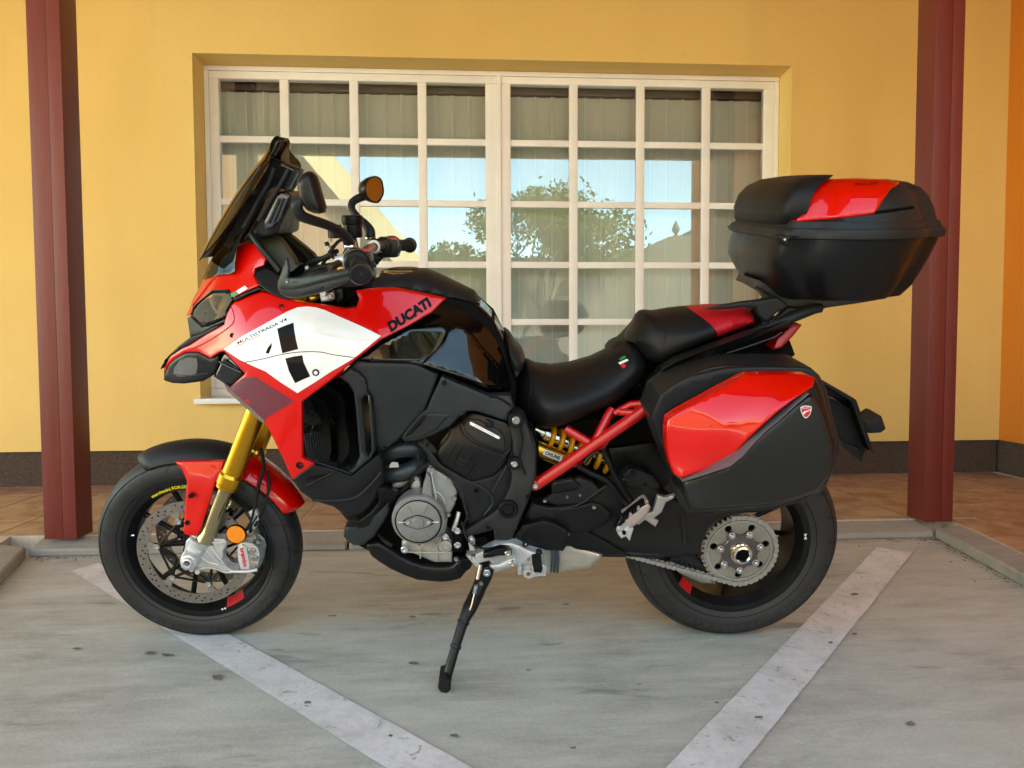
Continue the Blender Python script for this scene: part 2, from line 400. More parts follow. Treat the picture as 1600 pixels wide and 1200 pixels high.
def concrete(name, dark, light, stain=.5):
    m, N, L, b, co = newmat(name, .78)
    a = noise(N, L, co, 1.3, 9, .68, (1, 1.7, 1), .4); c = ramp(N, L, a, [(.36, dark), (.60, light)])
    s = noise(N, L, co, 7, 8, .72, (.55, 2.4, 1)); c = mixc(N, L, ramp(N, L, s, [(.35, (0, 0, 0)), (.7, (1, 1, 1))]), c, tuple(x*1.22 for x in light))
    g = noise(N, L, co, 90, 4, .8); c = mixc(N, L, .22, c, ramp(N, L, g, [(.25, tuple(x*.55 for x in dark)), (.55, light), (.8, tuple(min(1, x*1.5) for x in light))]), 'MIX')
    k = noise(N, L, co, 3.4, 3, .5, (.7, 1.9, 1), .6); c = mixc(N, L, ramp(N, L, k, [(.66, (0, 0, 0)), (.71, (.5, .5, .5)), (1, (.75,)*3)]), c, tuple(x*stain for x in dark))
    k2 = noise(N, L, co, 5.5, 10, .75, (1, 1.3, 1), 1.2); c = mixc(N, L, ramp(N, L, k2, [(.64, (0, 0, 0)), (.70, (.6,)*3)]), c, tuple(min(1, x*1.55) for x in light))
    w_ = noise(N, L, co, 2.2, 12, .82, (.35, 1.6, 1), 2.0); c = mixc(N, L, ramp(N, L, w_, [(.585, (0, 0, 0)), (.60, (.5,)*3), (.615, (0, 0, 0))]), c, tuple(min(1, x*1.5) for x in light))
    q_ = noise(N, L, co, 9, 5, .6, (.5, 1.5, 1), .4); c = mixc(N, L, ramp(N, L, q_, [(.67, (0, 0, 0)), (.73, (.45,)*3)]), c, tuple(x*.55 for x in dark))
    L.new(c, b.inputs['Base Color']); bumpn(N, L, b, g, .35, .003)
    L.new(ramp(N, L, s, [(.3, (.62,)*3), (.7, (.85,)*3)]), b.inputs['Roughness'])
    return m
CONC = concrete('bay_concrete', (.26, .252, .215), (.52, .508, .445))
KERB = concrete('kerb_concrete', (.20, .19, .165), (.33, .31, .27), .4)
m, N, L, b, co = newmat('line_paint', .7); LINE = m
a = noise(N, L, co, 5, 10, .75, (1, 1, 1), .5); g = noise(N, L, co, 60, 4, .8)
c = mixc(N, L, ramp(N, L, a, [(.42, (0, 0, 0)), (.62, (.9,)*3)]), (.86, .84, .82), (.58, .55, .51))
c = mixc(N, L, .3, c, ramp(N, L, g, [(.3, (.45, .42, .39)), (.6, (.70, .67, .65))]))
k = noise(N, L, co, 16, 8, .8, (1, 1, 1), 1.5); c = mixc(N, L, ramp(N, L, k, [(.585, (0, 0, 0)), (.62, (.8,)*3)]), c, (.30, .28, .24))
L.new(c, b.inputs['Base Color']); bumpn(N, L, b, g, .4, .002)
def plaster(name, c1, c2, dirt):
    m, N, L, b, co = newmat(name, .85)
    a = noise(N, L, co, .8, 6, .55); c = ramp(N, L, a, [(.3, c1), (.7, c2)])
    s = noise(N, L, co, 6, 10, .8, (1, 1, .8), .8); c = mixc(N, L, ramp(N, L, s, [(.62, (0, 0, 0)), (.72, (.6,)*3)]), c, dirt); s3 = noise(N, L, co, 30, 5, .7); c = mixc(N, L, ramp(N, L, s3, [(.33, (.22,)*3), (.45, (0, 0, 0))]), c, tuple(x*.85 for x in c1))
    s2 = noise(N, L, co, 1.6, 5, .5, (1.6, 1.6, .35)); c = mixc(N, L, ramp(N, L, s2, [(.5, (0, 0, 0)), (.8, (.35,)*3)]), c, tuple(x*.78 for x in c1))
    L.new(c, b.inputs['Base Color']); g = noise(N, L, co, 140, 6, .7); g2 = noise(N, L, co, 9, 4, .5)
    ad = N.new('ShaderNodeMath'); ad.operation = 'ADD'; L.new(g, ad.inputs[0]); L.new(g2, ad.inputs[1]); bumpn(N, L, b, ad.outputs[0], .25, .004)
    return m
YEW = plaster('yellow_render', (.77, .51, .165), (.83, .58, .21), (.50, .34, .14))
ORW = plaster('orange_render', (.60, .18, .018), (.66, .21, .025), (.4, .15, .03))
m, N, L, b, co = newmat('socle_pebbledash', .9); SOC = m
v = noise(N, L, co, 120, 4, .7); c = ramp(N, L, v, [(.3, (.030, .016, .011)), (.5, (.065, .040, .028)), (.72, (.14, .095, .07))]); L.new(c, b.inputs['Base Color']); bumpn(N, L, b, v, .9, .006)
m, N, L, b, co = newmat('oxblood_timber', .45); OXB = m
a = noise(N, L, co, 14, 8, .6, (6, 6, .35)); c = ramp(N, L, a, [(.3, (.140, .020, .016)), (.7, (.172, .026, .020))])
s = noise(N, L, co, 9, 8, .8); c = mixc(N, L, ramp(N, L, s, [(.68, (0, 0, 0)), (.76, (.5,)*3)]), c, (.34, .12, .09)); L.new(c, b.inputs['Base Color']); bumpn(N, L, b, a, .3, .003)
m, N, L, b, co = newmat('marbled_tile', .42); TILE = m
oi = N.new('ShaderNodeObjectInfo'); va = N.new('ShaderNodeVectorMath'); va.operation = 'ADD'; cm = N.new('ShaderNodeCombineXYZ')
mm = N.new('ShaderNodeMath'); mm.operation = 'MULTIPLY'; mm.inputs[1].default_value = 37; L.new(oi.outputs['Random'], mm.inputs[0])
for i in range(3): L.new(mm.outputs[0], cm.inputs[i])
L.new(co, va.inputs[0]); L.new(cm.outputs[0], va.inputs[1])
vo = N.new('ShaderNodeTexVoronoi'); vo.inputs['Scale'].default_value = 6; vo.inputs['Randomness'].default_value = 1
nz = N.new('ShaderNodeTexNoise'); nz.inputs['Scale'].default_value = 7; nz.inputs['Detail'].default_value = 6; L.new(va.outputs[0], nz.inputs['Vector'])
vm = N.new('ShaderNodeVectorMath'); vm.operation = 'MULTIPLY_ADD'; vm.inputs[1].default_value = (.14, .14, .14); L.new(nz.outputs['Color'], vm.inputs[0]); L.new(va.outputs[0], vm.inputs[2])
L.new(vm.outputs[0], vo.inputs['Vector']); sp = N.new('ShaderNodeSeparateColor'); L.new(vo.outputs['Color'], sp.inputs[0])
c = ramp(N, L, sp.outputs[0], [(.0, (.20, .085, .055)), (.40, (.42, .27, .18)), (.8, (.30, .14, .10)), (1, (.50, .34, .24))])
c = mixc(N, L, .5, c, ramp(N, L, nz.outputs[0], [(.38, (.22, .09, .06)), (.56, (.46, .31, .21))])); L.new(c, b.inputs['Base Color'])
m, N, L, b, co = newmat('grout', .9); GROUT = m; v = noise(N, L, co, 60); L.new(ramp(N, L, v, [(.3, (.48, .40, .31)), (.7, (.64, .55, .45))]), b.inputs['Base Color'])
m, N, L, b, co = newmat('blind_fabric', .9); BLIND = m
v = noise(N, L, co, 40, 6, .7, (1, 1, 9)); L.new(ramp(N, L, v, [(.3, (.64, .66, .61)), (.7, (.78, .80, .74))]), b.inputs['Base Color']); bumpn(N, L, b, v, .3, .001)
GAPLIGHT = mat('blind_gap_light', (.86, .84, .78), .9, var=(5, .03))  # pale tone for the light lines between the slats
DARKIN = mat('room_dark', (.10, .09, .08), .9, var=(2, .2))
ASPH = concrete('lot_asphalt', (.17, .165, .155), (.26, .255, .24))
WOODC = mat('soffit_boards', (.44, .20, .045), .6, bump=(20, .3, .003), var=(3, .12))

# ground: one sheet to the horizon
mk('ground', [(-80, -90, 0), (80, -90, 0), (80, 60, 0), (-80, 60, 0)], [(0, 1, 2, 3)], CONC, ang=0, kind='structure')
# porch slab with the parking bay cut into it
KZ = .065
Lk = [(-1.86, 3.19), (-1.72, 2.76), (-1.40, 1.05), (-1.05, -1.2)]; Rk = [(2.15, 3.19), (2.03, 2.50), (1.80, 1.05), (1.45, -1.2)]
def strip(name, A, Bq, z0, z1, m, parent=None, z2=None, **pr):
    V = []; n = len(A)
    for p_ in A: V += [(*p_, z0), (*p_, z1)]
    for p_ in Bq: V += [(*p_, z0), (*p_, z1 if z2 is None else z2)]
    F = []
    for i in range(n-1):
        a = 2*i; c_ = 2*n+2*i
        F += [(a, a+2, a+3, a+1), (c_, c_+1, c_+3, c_+2), (a+1, a+3, c_+3, c_+1), (a, c_, c_+2, a+2)]
    F += [(0, 1, 2*n+1, 2*n), (2*n-2, 4*n-2, 4*n-1, 2*n-1)]
    o = mk(name, V, F, m, parent, 30, **pr)
    md = o.modifiers.new('edge', 'BEVEL'); md.width = .008; md.segments = 2
    return o
PF = KZ-.0035
slab = MB()
slab.box(-7, 3.46, 3.315, 4.54, 0.001, PF)
slab.add([(-7, 3.315, .001), (-2.0, 3.315, .001), (-1.86, 2.74, .001), (-1.54, 1.03, .001), (-1.19, -1.2, .001), (-7, -1.2, .001)]+[(-7, 3.315, PF), (-2.0, 3.315, PF), (-1.86, 2.74, PF), (-1.54, 1.03, PF), (-1.19, -1.2, PF), (-7, -1.2, PF)], [(0, 1, 2, 3, 4, 5), (11, 10, 9, 8, 7, 6)]+[(i, (i+1) % 6, (i+1) % 6+6, i+6) for i in range(6)])
slab.add([(3.46, 3.315, .001), (2.28, 3.315, .001), (2.16, 2.49, .001), (1.93, 1.03, .001), (1.58, -1.2, .001), (7, -1.2, .001), (7, 3.315, .001)]+[(3.46, 3.315, PF), (2.28, 3.315, PF), (2.16, 2.49, PF), (1.93, 1.03, PF), (1.58, -1.2, PF), (7, -1.2, PF), (7, 3.315, PF)], [(0, 1, 2, 3, 4, 5, 6), (13, 12, 11, 10, 9, 8, 7)]+[(i, (i+1) % 7, (i+1) % 7+7, i+7) for i in range(7)])
porch = slab.build('porch_floor', GROUT, None, 30, kind='structure')
for (x0, x1) in ((-1.86+.003, -.52), (-.51, .81), (.82, 2.147)):
    k = strip('kerb', [(x0, 3.19), (x1, 3.19)], [(x0, 3.31), (x1, 3.31)], .0, .033-random.uniform(0, .003), KERB, None, KZ-.006, kind='structure')
for K, s in ((Lk, -1), (Rk, 1)):
    for i in range(3):
        a, b_ = K[i], K[i+1]; nseg = max(1, round(math.dist(a, b_)/1.0))
        for j in range(nseg):
            p0 = [a[q]+(b_[q]-a[q])*(j/nseg) for q in (0, 1)]; p1 = [a[q]+(b_[q]-a[q])*((j+1)/nseg-.006) for q in (0, 1)]
            if i == 0 and j == 0: p0[1] = 3.186 if True else p0[1]
            strip('kerb', [p0, p1], [(p0[0]+s*.125, p0[1]), (p1[0]+s*.125, p1[1])], 0, .048-random.uniform(0, .003), KERB, None, KZ-.003, kind='structure')
# tiles, each its own piece
TP = .322; tb = MB(); tb.box(-TP/2+.0045, TP/2-.0045, -TP/2+.0045, TP/2-.0045, 0, .0030, .0008)
tm = bpy.data.meshes.new('tile'); tm.from_pydata(tb.V, [], tb.F); tm.materials.append(TILE)
def in_bay(x, y):
    lx = np.interp(y, [p[1] for p in Lk][::-1], [p[0] for p in Lk][::-1])-.13; rx = np.interp(y, [p[1] for p in Rk][::-1], [p[0] for p in Rk][::-1])+.13
    return lx < x < rx
def clip_tile(x, y):
    """border tiles are cut where the kerb runs"""
    return all(not in_bay(x+dx, y+dy) for dx in (-TP/2, TP/2) for dy in (-TP/2, TP/2))
for j in range(-1, 9):
    y = 4.41-TP*j
    for i in range(-18, 14):
        x = .02+TP*i
        if x > 3.36 or x < -4.3: continue
        if y > 3.45 or (clip_tile(x, y) and (x < -1.5 or x > 1.5) and y > 1.3):
            if y > 4.45: continue
            o = bpy.data.objects.new('tile', tm); COL.objects.link(o); o.parent = porch; o.location = (x, y, PF+random.uniform(-.0003, .0003)); o.rotation_euler = (0, 0, random.choice((0, 1, 2, 3))*math.pi/2)
        elif y > 1.3 and not (y < 3.3 and in_bay(x, y)):   # cut border tile
            xs0, xs1 = x-TP/2+.003, x+TP/2-.003; ys = [y-TP/2+.003, min(y+TP/2-.003, 9)]
            if y > 3.3 and -2 < x < 2.3: 
                pts = [(xs0, max(ys[0], 3.318)), (xs1, max(ys[0], 3.318)), (xs1, ys[1]), (xs0, ys[1])]
            elif x < 0:
                f_ = lambda yy: np.interp(yy, [p[1] for p in Lk][::-1], [p[0] for p in Lk][::-1])-.132
                if f_(ys[0])-xs0 < .03: continue
                pts = [(xs0, ys[0]), (min(xs1, f_(ys[0])), ys[0]), (min(xs1, f_(ys[1])), ys[1]), (xs0, ys[1])]
            else:
                f_ = lambda yy: np.interp(yy, [p[1] for p in Rk][::-1], [p[0] for p in Rk][::-1])+.132
                if xs1-f_(ys[0]) < .03: continue
                pts = [(max(xs0, f_(ys[0])), ys[0]), (xs1, ys[0]), (xs1, ys[1]), (max(xs0, f_(ys[1])), ys[1])]
            if pts[2][1]-pts[1][1] < .02: continue
            V = [(p_[0], p_[1], PF) for p_ in pts]+[(p_[0], p_[1], PF+.0029) for p_ in pts]
            mk('tile', V, [(0, 3, 2, 1), (4, 5, 6, 7), (0, 1, 5, 4), (1, 2, 6, 5), (2, 3, 7, 6), (3, 0, 4, 7)], TILE, porch, 0)
# painted bay lines
def line(pts, lab):
    n = 14; V = []; 
    (a, b_, c_, d) = [np.array(p_) for p_ in pts]
    random.seed(3)
    for i in range(n*3+1):
        t = i/(n*3); j1 = random.uniform(-.0015, .0015); j2 = random.uniform(-.0015, .0015)
        p_ = a+(d-a)*t; q = b_+(c_-b_)*t; e = (q-p_)/np.linalg.norm(q-p_)
        V += [(*(p_+e*j1), .0035), (*(q+e*j2), .0035)]
    F = [(2*i, 2*i+1, 2*i+3, 2*i+2) for i in range(n*3)]
    return mk('parking_line', V, F, LINE, None, 0, kind='structure')
line([(-1.5636, 2.9707), (-1.510, 3.075), (.1925, 1.30), (.0215, 1.30)], '')
line([(1.7953, 3.0522), (1.8933, 2.9542), (.434, 1.30), (.273, 1.30)], '')
# leaf litter along the right kerb foot and the corner: small crumbs
bm_ = MB(); random.seed(11)
for i in range(260):
    t = random.random()**1.3; side = random.random()
    if side < .55: x = 2.15-.12*t*1.2-random.expovariate(40); y = 3.17-.69*t*1.2
    elif side < .8: x = 2.12-random.expovariate(6); y = 3.17-random.expovariate(50)
    else: x = -1.80+random.expovariate(8); y = 3.17-random.expovariate(40)
    s = random.uniform(.003, .010); a = random.uniform(0, 6.3); h = random.uniform(.001, .004)
    q = [(x+s*math.cos(a+k*1.7)*random.uniform(.4, 1), y+s*math.sin(a+k*1.7)*random.uniform(.4, 1), h+random.uniform(0, .004)) for k in range(4)]
    bm_.add(q, [(0, 1, 2, 3)])
bm_.build('leaf_litter', mat('dry_litter', (.22, .15, .09), .9, var=(200, .6)), None, 0, kind='stuff', label='dry leaf crumbs and grit along the kerb foot', category='litter')
# oil spots: thin dark films on the concrete
OILM = mat('oil_stain', (.17, .16, .145), .55, var=(60, .35))
def GP(px, py):
    d = CF+CR*(px-800)/FPX-CU*(py-600)/FPX; k = -CAM[2]/d[2]; return CAM+d*k
bm_ = MB(); random.seed(5)
for (px, py, a, b_) in ((235, 1022, 20, 5), (262, 1025, 22, 5), (340, 1060, 20, 8), (645, 965, 14, 4), (646, 1038, 18, 5), (884, 946, 12, 3), (710, 1152, 16, 6), (896, 1171, 12, 4), (1422, 1133, 16, 7), (1335, 930, 16, 4), (1298, 1006, 8, 4), (610, 1152, 8, 4), (1186, 1123, 14, 4), (120, 1015, 16, 3), (520, 964, 20, 3), (1120, 1100, 10, 3), (1000, 1072, 8, 2), (480, 1100, 14, 5), (1336, 992, 10, 4), (826, 1049, 8, 3)):
    c_ = GP(px, py); e = (GP(px+a/2, py)-GP(px-a/2, py))/2; g_ = (GP(px, py-b_/2)-GP(px, py+b_/2))/2; n = 14
    V = [c_+[0, 0, .0042 if not (200 < px < 250) else .0042]]; 
    for k in range(n):
        t = k*2*math.pi/n; q = random.uniform(.6, 1.15); V.append(c_+e*math.cos(t)*q+g_*math.sin(t)*q+[0, 0, .0042])
    bm_.add(V, [(0, k+1, (k+1) % n+1) for k in range(n)])
bm_.build('oil_stain', OILM, None, 0, kind='stuff', label='dark oil drips on the grey concrete of the bay', category='stain')

# ---- yellow building wall with the wide latticed window
house = empty('yellow_building', (0, 4.5, 0), label='yellow rendered building with one wide white lattice window', category='building')
def Hm(o): 
    o.matrix_parent_inverse = Matrix.Translation((0, -4.5, 0)); return o
X0, X1, ZB, ZT = -1.588, 2.04, .585, 2.622
wb = MB()
WZ = .275
wb.box(-7, X0, 4.5, 4.95, WZ, 4.6); wb.box(X1, 3.45, 4.5, 4.95, WZ, 4.6)
wb.box(X0, X1, 4.5, 4.95, WZ, ZB); wb.box(X0, X1, 4.5, 4.95, ZT, 4.6)
o = Hm(wb.build('wall', YEW, house, 20))
sb = MB(); sb.box(-7, 3.45, 4.518, 4.94, .0, WZ-.002); Hm(sb.build('socle', SOC, house, 20))
side = MB(); side.box(3.45, 3.75, -1.6, 4.95, WZ, 4.6)
sw = side.build('orange_side_wall', ORW, None, 20, label='orange rendered side wall closing the porch on the right', category='wall')
sb = MB(); sb.box(3.464, 3.74, -1.59, 4.90, .0, WZ-.002); sb.build('socle', SOC, sw, 20)
# window
win = MB(); YG = 4.68
def fbox(x0, x1, z0, z1, y0=YG-.0, y1=YG+.07, b=.004): return MB().box(x0, x1, y0, y1, z0, z1, b)
winp = Hm(empty('window', (0, 0, 0), 0, house))
WF = MB()
WF.box(X0-.0+.002, X1-.002, YG, YG+.07, ZT-.03, ZT-.002, .003).box(X0+.002, X1-.002, YG, YG+.07, ZB+.002, ZB+.05, .003)
WF.box(X0+.002, X0+.03, YG, YG+.07, ZB+.051, ZT-.031, .003).box(X1-.03, X1-.002, YG, YG+.07, ZB+.051, ZT-.031, .003).box(.212, .240, YG-.004, YG+.07, ZB+.051, ZT-.031, .004)
f0 = WF.build('frame', WFR, winp)
rows = [(2.201, 2.545), (1.817, 2.161), (1.433, 1.777), (1.068, 1.392), (.700, 1.028)]
colsL = [(-1.502, -1.133), (-1.079, -.706), (-.652, -.283), (-.229, .142)]; colsR = [(.300, .676), (.729, 1.108), (1.161, 1.538), (1.590, 1.944)]
pane_n = 0
for cols, xa, xb in ((colsL, X0+.031, .2115), (colsR, .2405, X1-.031)):
    s = MB(); y0, y1 = YG+.006, YG+.066
    s.box(xa, xb, y0, y1, rows[0][1], ZT-.032, .004).box(xa, xb, y0, y1, ZB+.052, rows[-1][0], .004)
    s.box(xa, cols[0][0], y0, y1, rows[-1][0]+.0005, rows[0][1]-.0005, .004).box(cols[-1][1], xb, y0, y1, rows[-1][0]+.0005, rows[0][1]-.0005, .004)
    s.build('sash', WFR, winp)
    for i in range(3): MB().box(cols[i][1], cols[i+1][0], YG+.012, YG+.055, rows[-1][0]-.004, rows[0][1]+.004, .004).build('glazing_bar', WFR, winp)
    for j in range(4): 
        for i in range(4): MB().box(cols[i][0]-.003, cols[i][1]+.003, YG+.015, YG+.052, rows[j+1][1], rows[j][0], .004).build('glazing_bar', WFR, winp)
    for (za, zb) in rows:
        for (ca_, cb) in cols:
            q = MB().box(ca_-.005, cb+.005, YG+.028, YG+.032, za-.005, zb+.005).build('glass_pane', GLASS, winp, 0)
Hm(MB().box(X0-.02, X1+.02, 4.44, YG+.02, ZB-.03, ZB+.001, .004).build('sill', mat('sill_white', (.75, .75, .73), .5, var=(8, .06)), house))
# dark room and the vertical blind inside
rm = MB(); rm.box(X0-.6, X1+.6, 6.3, 6.35, 0, 3.2).box(X0-.6, X0-.55, 4.96, 6.3, 0, 3.2).box(X1+.55, X1+.6, 4.96, 6.3, 0, 3.2).box(X0-.6, X1+.6, 4.96, 6.3, 3.2, 3.25).box(X0-.6, X1+.6, 4.96, 6.3, -.05+.3, .3)
Hm(rm.build('room', DARKIN, house, 20))
bl = empty('vertical_blind', (0, 4.84, 2.56), label='beige vertical fabric blind drawn closed behind the lattice window', category='blind')
MB().box(X0+.04, X1-.04, -.02, .02, -.035, .0, .003).build('rail', mat('rail_dark', (.10, .095, .09), .5, var=(20, .1)), bl)
sl = MB(); nseg = 6
random.seed(2)
for i in range(33):
    x = X0+.06+i*.1085; V = []; wv = .066; ph = random.uniform(-.12, .12)
    for k in range(nseg+1):
        u = (k/nseg-.5)*2; xx = x+u*wv; yy = .003*(1-u*u)-u*.005+ph*u*.02
        V += [(xx, yy, -.045), (xx, yy, -1.93)]
    so = mk('slat', V, [(2*k, 2*k+2, 2*k+3, 2*k+1) for k in range(nseg)], BLIND, bl, 60, fix=False)
    mk('gap_light', [(x-wv-.001, -.0135+ph*.06, -.045), (x-wv+.007, -.0135+ph*.05, -.045), (x-wv-.001, -.0135+ph*.06, -1.93), (x-wv+.007, -.0135+ph*.05, -1.93)], [(0, 1, 3, 2)], GAPLIGHT, so, 0, fix=False)  # pale strip on the slat edge paints the light showing between slats

# ---- timber posts and the porch roof
def post(x, y, lab):
    t = empty('porch_post', (x, y, KZ), label=lab, category='post', group='timber posts of the porch')
    MB().box(-.068, .0120, -.068, .0685, 0, 3.19, .005).build('timber', OXB, t)
    MB().box(.0125, .068, -.0683, .0685, 0, 3.19, .0012).build('timber', OXB, t)
    return t
post(-1.743, 3.30, 'oxblood timber post left of the motorcycle, ahead of its front wheel')
post(2.192, 3.295, 'oxblood timber post on the right, behind the top case')
roof = empty('porch_roof', (0, 3.3, 2.46), label='timber porch roof carried by the oxblood posts', category='roof')
MB().box(-7, 7, -.07, .07, .80, .999, .005).build('beam', OXB, roof)
for i in range(15): MB().box(-7+i*1.0-.006, -7+i*1.0+.006, -3.3, 1.19, 1.112, 1.12, .001).build('batten', WOODC, roof)
MB().box(-7, 7, -3.40, 1.195, 1.121, 1.16).build('boarding', WOODC, roof, 20)
MB().box(-7, 7, -3.47, -3.405, .875, 1.2, .004).build('eaves_board', OXB, roof)
MB().box(-7, 7, 1.2, 8, 2.16, 2.22).build('roof_deck', WOODC, roof, 20)

# ================================================================== ACROSS THE YARD (behind the camera; it shows in the window panes and the paintwork)
PEACH = plaster('peach_render', (.27, .145, .085), (.32, .175, .105), (.2, .12, .07))
VERGE = mat('cream_verge', (.50, .42, .26), .7, var=(3, .08))
ROOFG = mat('grey_roof_tile', (.22, .20, .18), .7, var=(6, .2), bump=(14, .5, .02))
GREYW = plaster('grey_render', (.10, .092, .082), (.13, .12, .105), (.08, .075, .065))
bld = empty('gabled_house', (-3.2, -8.6, 0), label='peach gabled house across the yard, reflected in the left panes', category='house')
# gable facing us: right slope falls to the right
MB().add([(-9, 0, 0), (2.2, 0, 0), (2.2, 0, 2.5), (-1.6, 0, 7.0), (-9, 0, 7.0), (-9, -6, 0), (2.2, -6, 0), (2.2, -6, 2.5), (-1.6, -6, 7.0), (-9, -6, 7.0)], [(0, 1, 2, 3, 4), (9, 8, 7, 6, 5), (0, 5, 6, 1), (1, 6, 7, 2), (2, 7, 8, 3), (3, 8, 9, 4), (4, 9, 5, 0)]).build('wall', PEACH, bld, 20)
def slab2(p, q, w0, w1, y0, y1):
    p = np.array(p, float); q = np.array(q, float); d = (q-p)/np.linalg.norm(q-p); n_ = np.array([-d[1], d[0]]); 
    if n_[1] < 0: n_ = -n_
    a = [p+n_*w0, q+n_*w0, q+n_*w1, p+n_*w1]
    return MB().add([(v[0], y, v[1]) for y in (y0, y1) for v in a], [(0, 1, 2, 3), (7, 6, 5, 4), (0, 4, 5, 1), (1, 5, 6, 2), (2, 6, 7, 3), (3, 7, 4, 0)])
slab2((-1.62, 7.03), (2.75, 1.86), .01, .30, -6.2, .45).build('roof', ROOFG, bld, 20)
slab2((-1.62, 7.03), (2.75, 1.86), -.24, .31, .452, .52).build('verge_board', VERGE, bld, 20)
for wx in (-3.2, -1.2): 
    f_ = MB().box(wx-.5, wx+.5, .002, .06, 1.0, 2.3).build('window', VERGE, bld); MB().box(wx-.42, wx+.42, .061, .07, 1.08, 2.22).build('pane', GBLK, f_)
wl = empty('curved_parapet_building', (4, -15, 0), label='grey building with a curved baroque parapet and stone finial, reflected in the right panes', category='building')
pr_ = [(-12, 0), (9, 0), (9, 5.5), (5.4, 5.5), (4.75, 5.42), (4.3, 5.2), (4.05, 4.9), (3.85, 4.68), (2.9, 4.62), (2.5, 4.45), (2.0, 4.2), (1.0, 4.1), (.9, 3.9), (-12, 3.9)]
MB().add([(x, y, z) for y in (0, -5) for x, z in pr_], [tuple(range(14)), tuple(range(27, 13, -1))]+[(i, i+14, (i+1) % 14+14, (i+1) % 14) for i in range(14)]).build('wall', GREYW, wl, 20)
lathe('finial', (3.3, -.6, 4.62), (0, 0, 1), [(.001, .66), (.03, .6), (.12, .40), (.13, .3), (.05, .17), (.09, .12), (.13, .11), (.13, 0)], GREYW, wl, 16)
lathe('chimney', (-7, -.8, 3.6), (0, 0, 1), [(.001, .8), (.15, .75), (.22, .5), (.3, .45), (.3, 0)], GREYW, wl, 12)
# tree with real leaves and bare twigs
def tree(x, y, h, rad, lab, seed, nleaf):
    random.seed(seed); t = empty('broadleaf_tree', (x, y, 0), label=lab, category='tree')
    tr = MB(); tips = []
    def branch(p, d, l, r, dep):
        q = p+d*l; mid = (p+q)/2+Vector([random.uniform(-.06, .06)*l for _ in range(3)])
        V, F = tube_geo([p, mid, q], [r, r*.8, r*.6], 5); tr.add(V, F)
        if dep == 0: tips.append(q); return
        if dep < 4: tips.append(q)
        for k in range(4 if dep > 2 else 3):
            nd = (d+Vector((random.uniform(-.75, .75), random.uniform(-.75, .75), random.uniform(-.5, .45)))).normalized()
            branch(q, nd, l*random.uniform(.62, .82), r*.58, dep-1)
    branch(Vector((0, 0, 0)), Vector((0, 0, 1)), h*.24, h*.02, 5)
    tr.build('trunk', mat('bark', (.10, .08, .06), .9, var=(10, .3)), t, 60)
    lf = MB()
    for i in range(nleaf):
        c_ = random.choice(tips)+Vector([random.gauss(0, rad*.07) for _ in range(3)]); s = random.uniform(.05, .11)
        u = Vector([random.gauss(0, 1) for _ in range(3)]).normalized(); v_ = u.orthogonal().normalized()
        lf.add([c_-u*s, c_+v_*s*.5, c_+u*s, c_-v_*s*.5], [(0, 1, 2, 3)])
    lm = MATS['leaves'] if 'leaves' in MATS else mat('leaves', (.13, .17, .04), .55, var=(3, .5)); lf.build('crown', lm, t, 0, fix=False)
tree(2.55, -13.2, 7.4, 2.4, 'spring tree with thin young leaves across the yard, reflected in the middle panes', 4, 8000)
tree(.1, -14.8, 5.6, 1.2, 'small bushy tree beside the larger spring tree, reflected in a left pane', 9, 5000)
# a low yellow-green hedge strip and a parked car's silhouette are too faint in the glass to tell apart

# ================================================================== THE MOTORCYCLE
mc = empty('motorcycle', label='red, white and black touring motorcycle with three cases, leaning on its side stand', category='motorcycle')
mc.matrix_world = Matrix(((BX[0], BY[0], BZ[0], BO[0]), (BX[1], BY[1], BZ[1], BO[1]), (BX[2], BY[2], BZ[2], BO[2]), (0, 0, 0, 1)))
FC = (1.595, 0, .300); RC = (0, 0, .3205)

# ---------------- wheels
def tyre_mat():
    m, N, L, b, co = newmat('tyre_rubber', .62)
    uv = N.new('ShaderNodeUVMap'); s = N.new('ShaderNodeSeparateXYZ'); L.new(uv.outputs[0], s.inputs[0])
    def M(op, a, b_=None, c_=None):
        x = N.new('ShaderNodeMath'); x.operation = op
        for i, v in enumerate((a, b_, c_)):
            if v is None: continue
            if hasattr(v, 'links'): L.new(v, x.inputs[i])
            else: x.inputs[i].default_value = v
        return x.outputs[0]
    U, V = s.outputs[0], s.outputs[1]           # U turns round the wheel, V 0 at the crown, 1 at the shoulder
    ph = M('FRACT', M('ADD', M('MULTIPLY', U, 22), M('MULTIPLY', V, .9)))
    line_ = M('LESS_THAN', M('ABSOLUTE', M('SUBTRACT', ph, .5)), .055)
    rg = M('MULTIPLY', M('GREATER_THAN', V, .18), M('LESS_THAN', V, .80)); gr = M('MULTIPLY', line_, rg)
    n1 = noise(N, L, co, 12, 6, .7); n2 = noise(N, L, co, 300, 3, .7)
    c = ramp(N, L, n1, [(.3, (.010, .010, .0105)), (.7, (.021, .0205, .0205))]); c = mixc(N, L, gr, c, (.004, .004, .004)); L.new(c, b.inputs['Base Color'])
    ht = M('ADD', M('MULTIPLY', n2, .12), M('MULTIPLY', gr, -1)); bumpn(N, L, b, ht, .8, .002); L.new(ramp(N, L, n1, [(.3, (.5,)*3), (.7, (.68,)*3)]), b.inputs['Roughness'])
    return m
TYRE = tyre_mat()
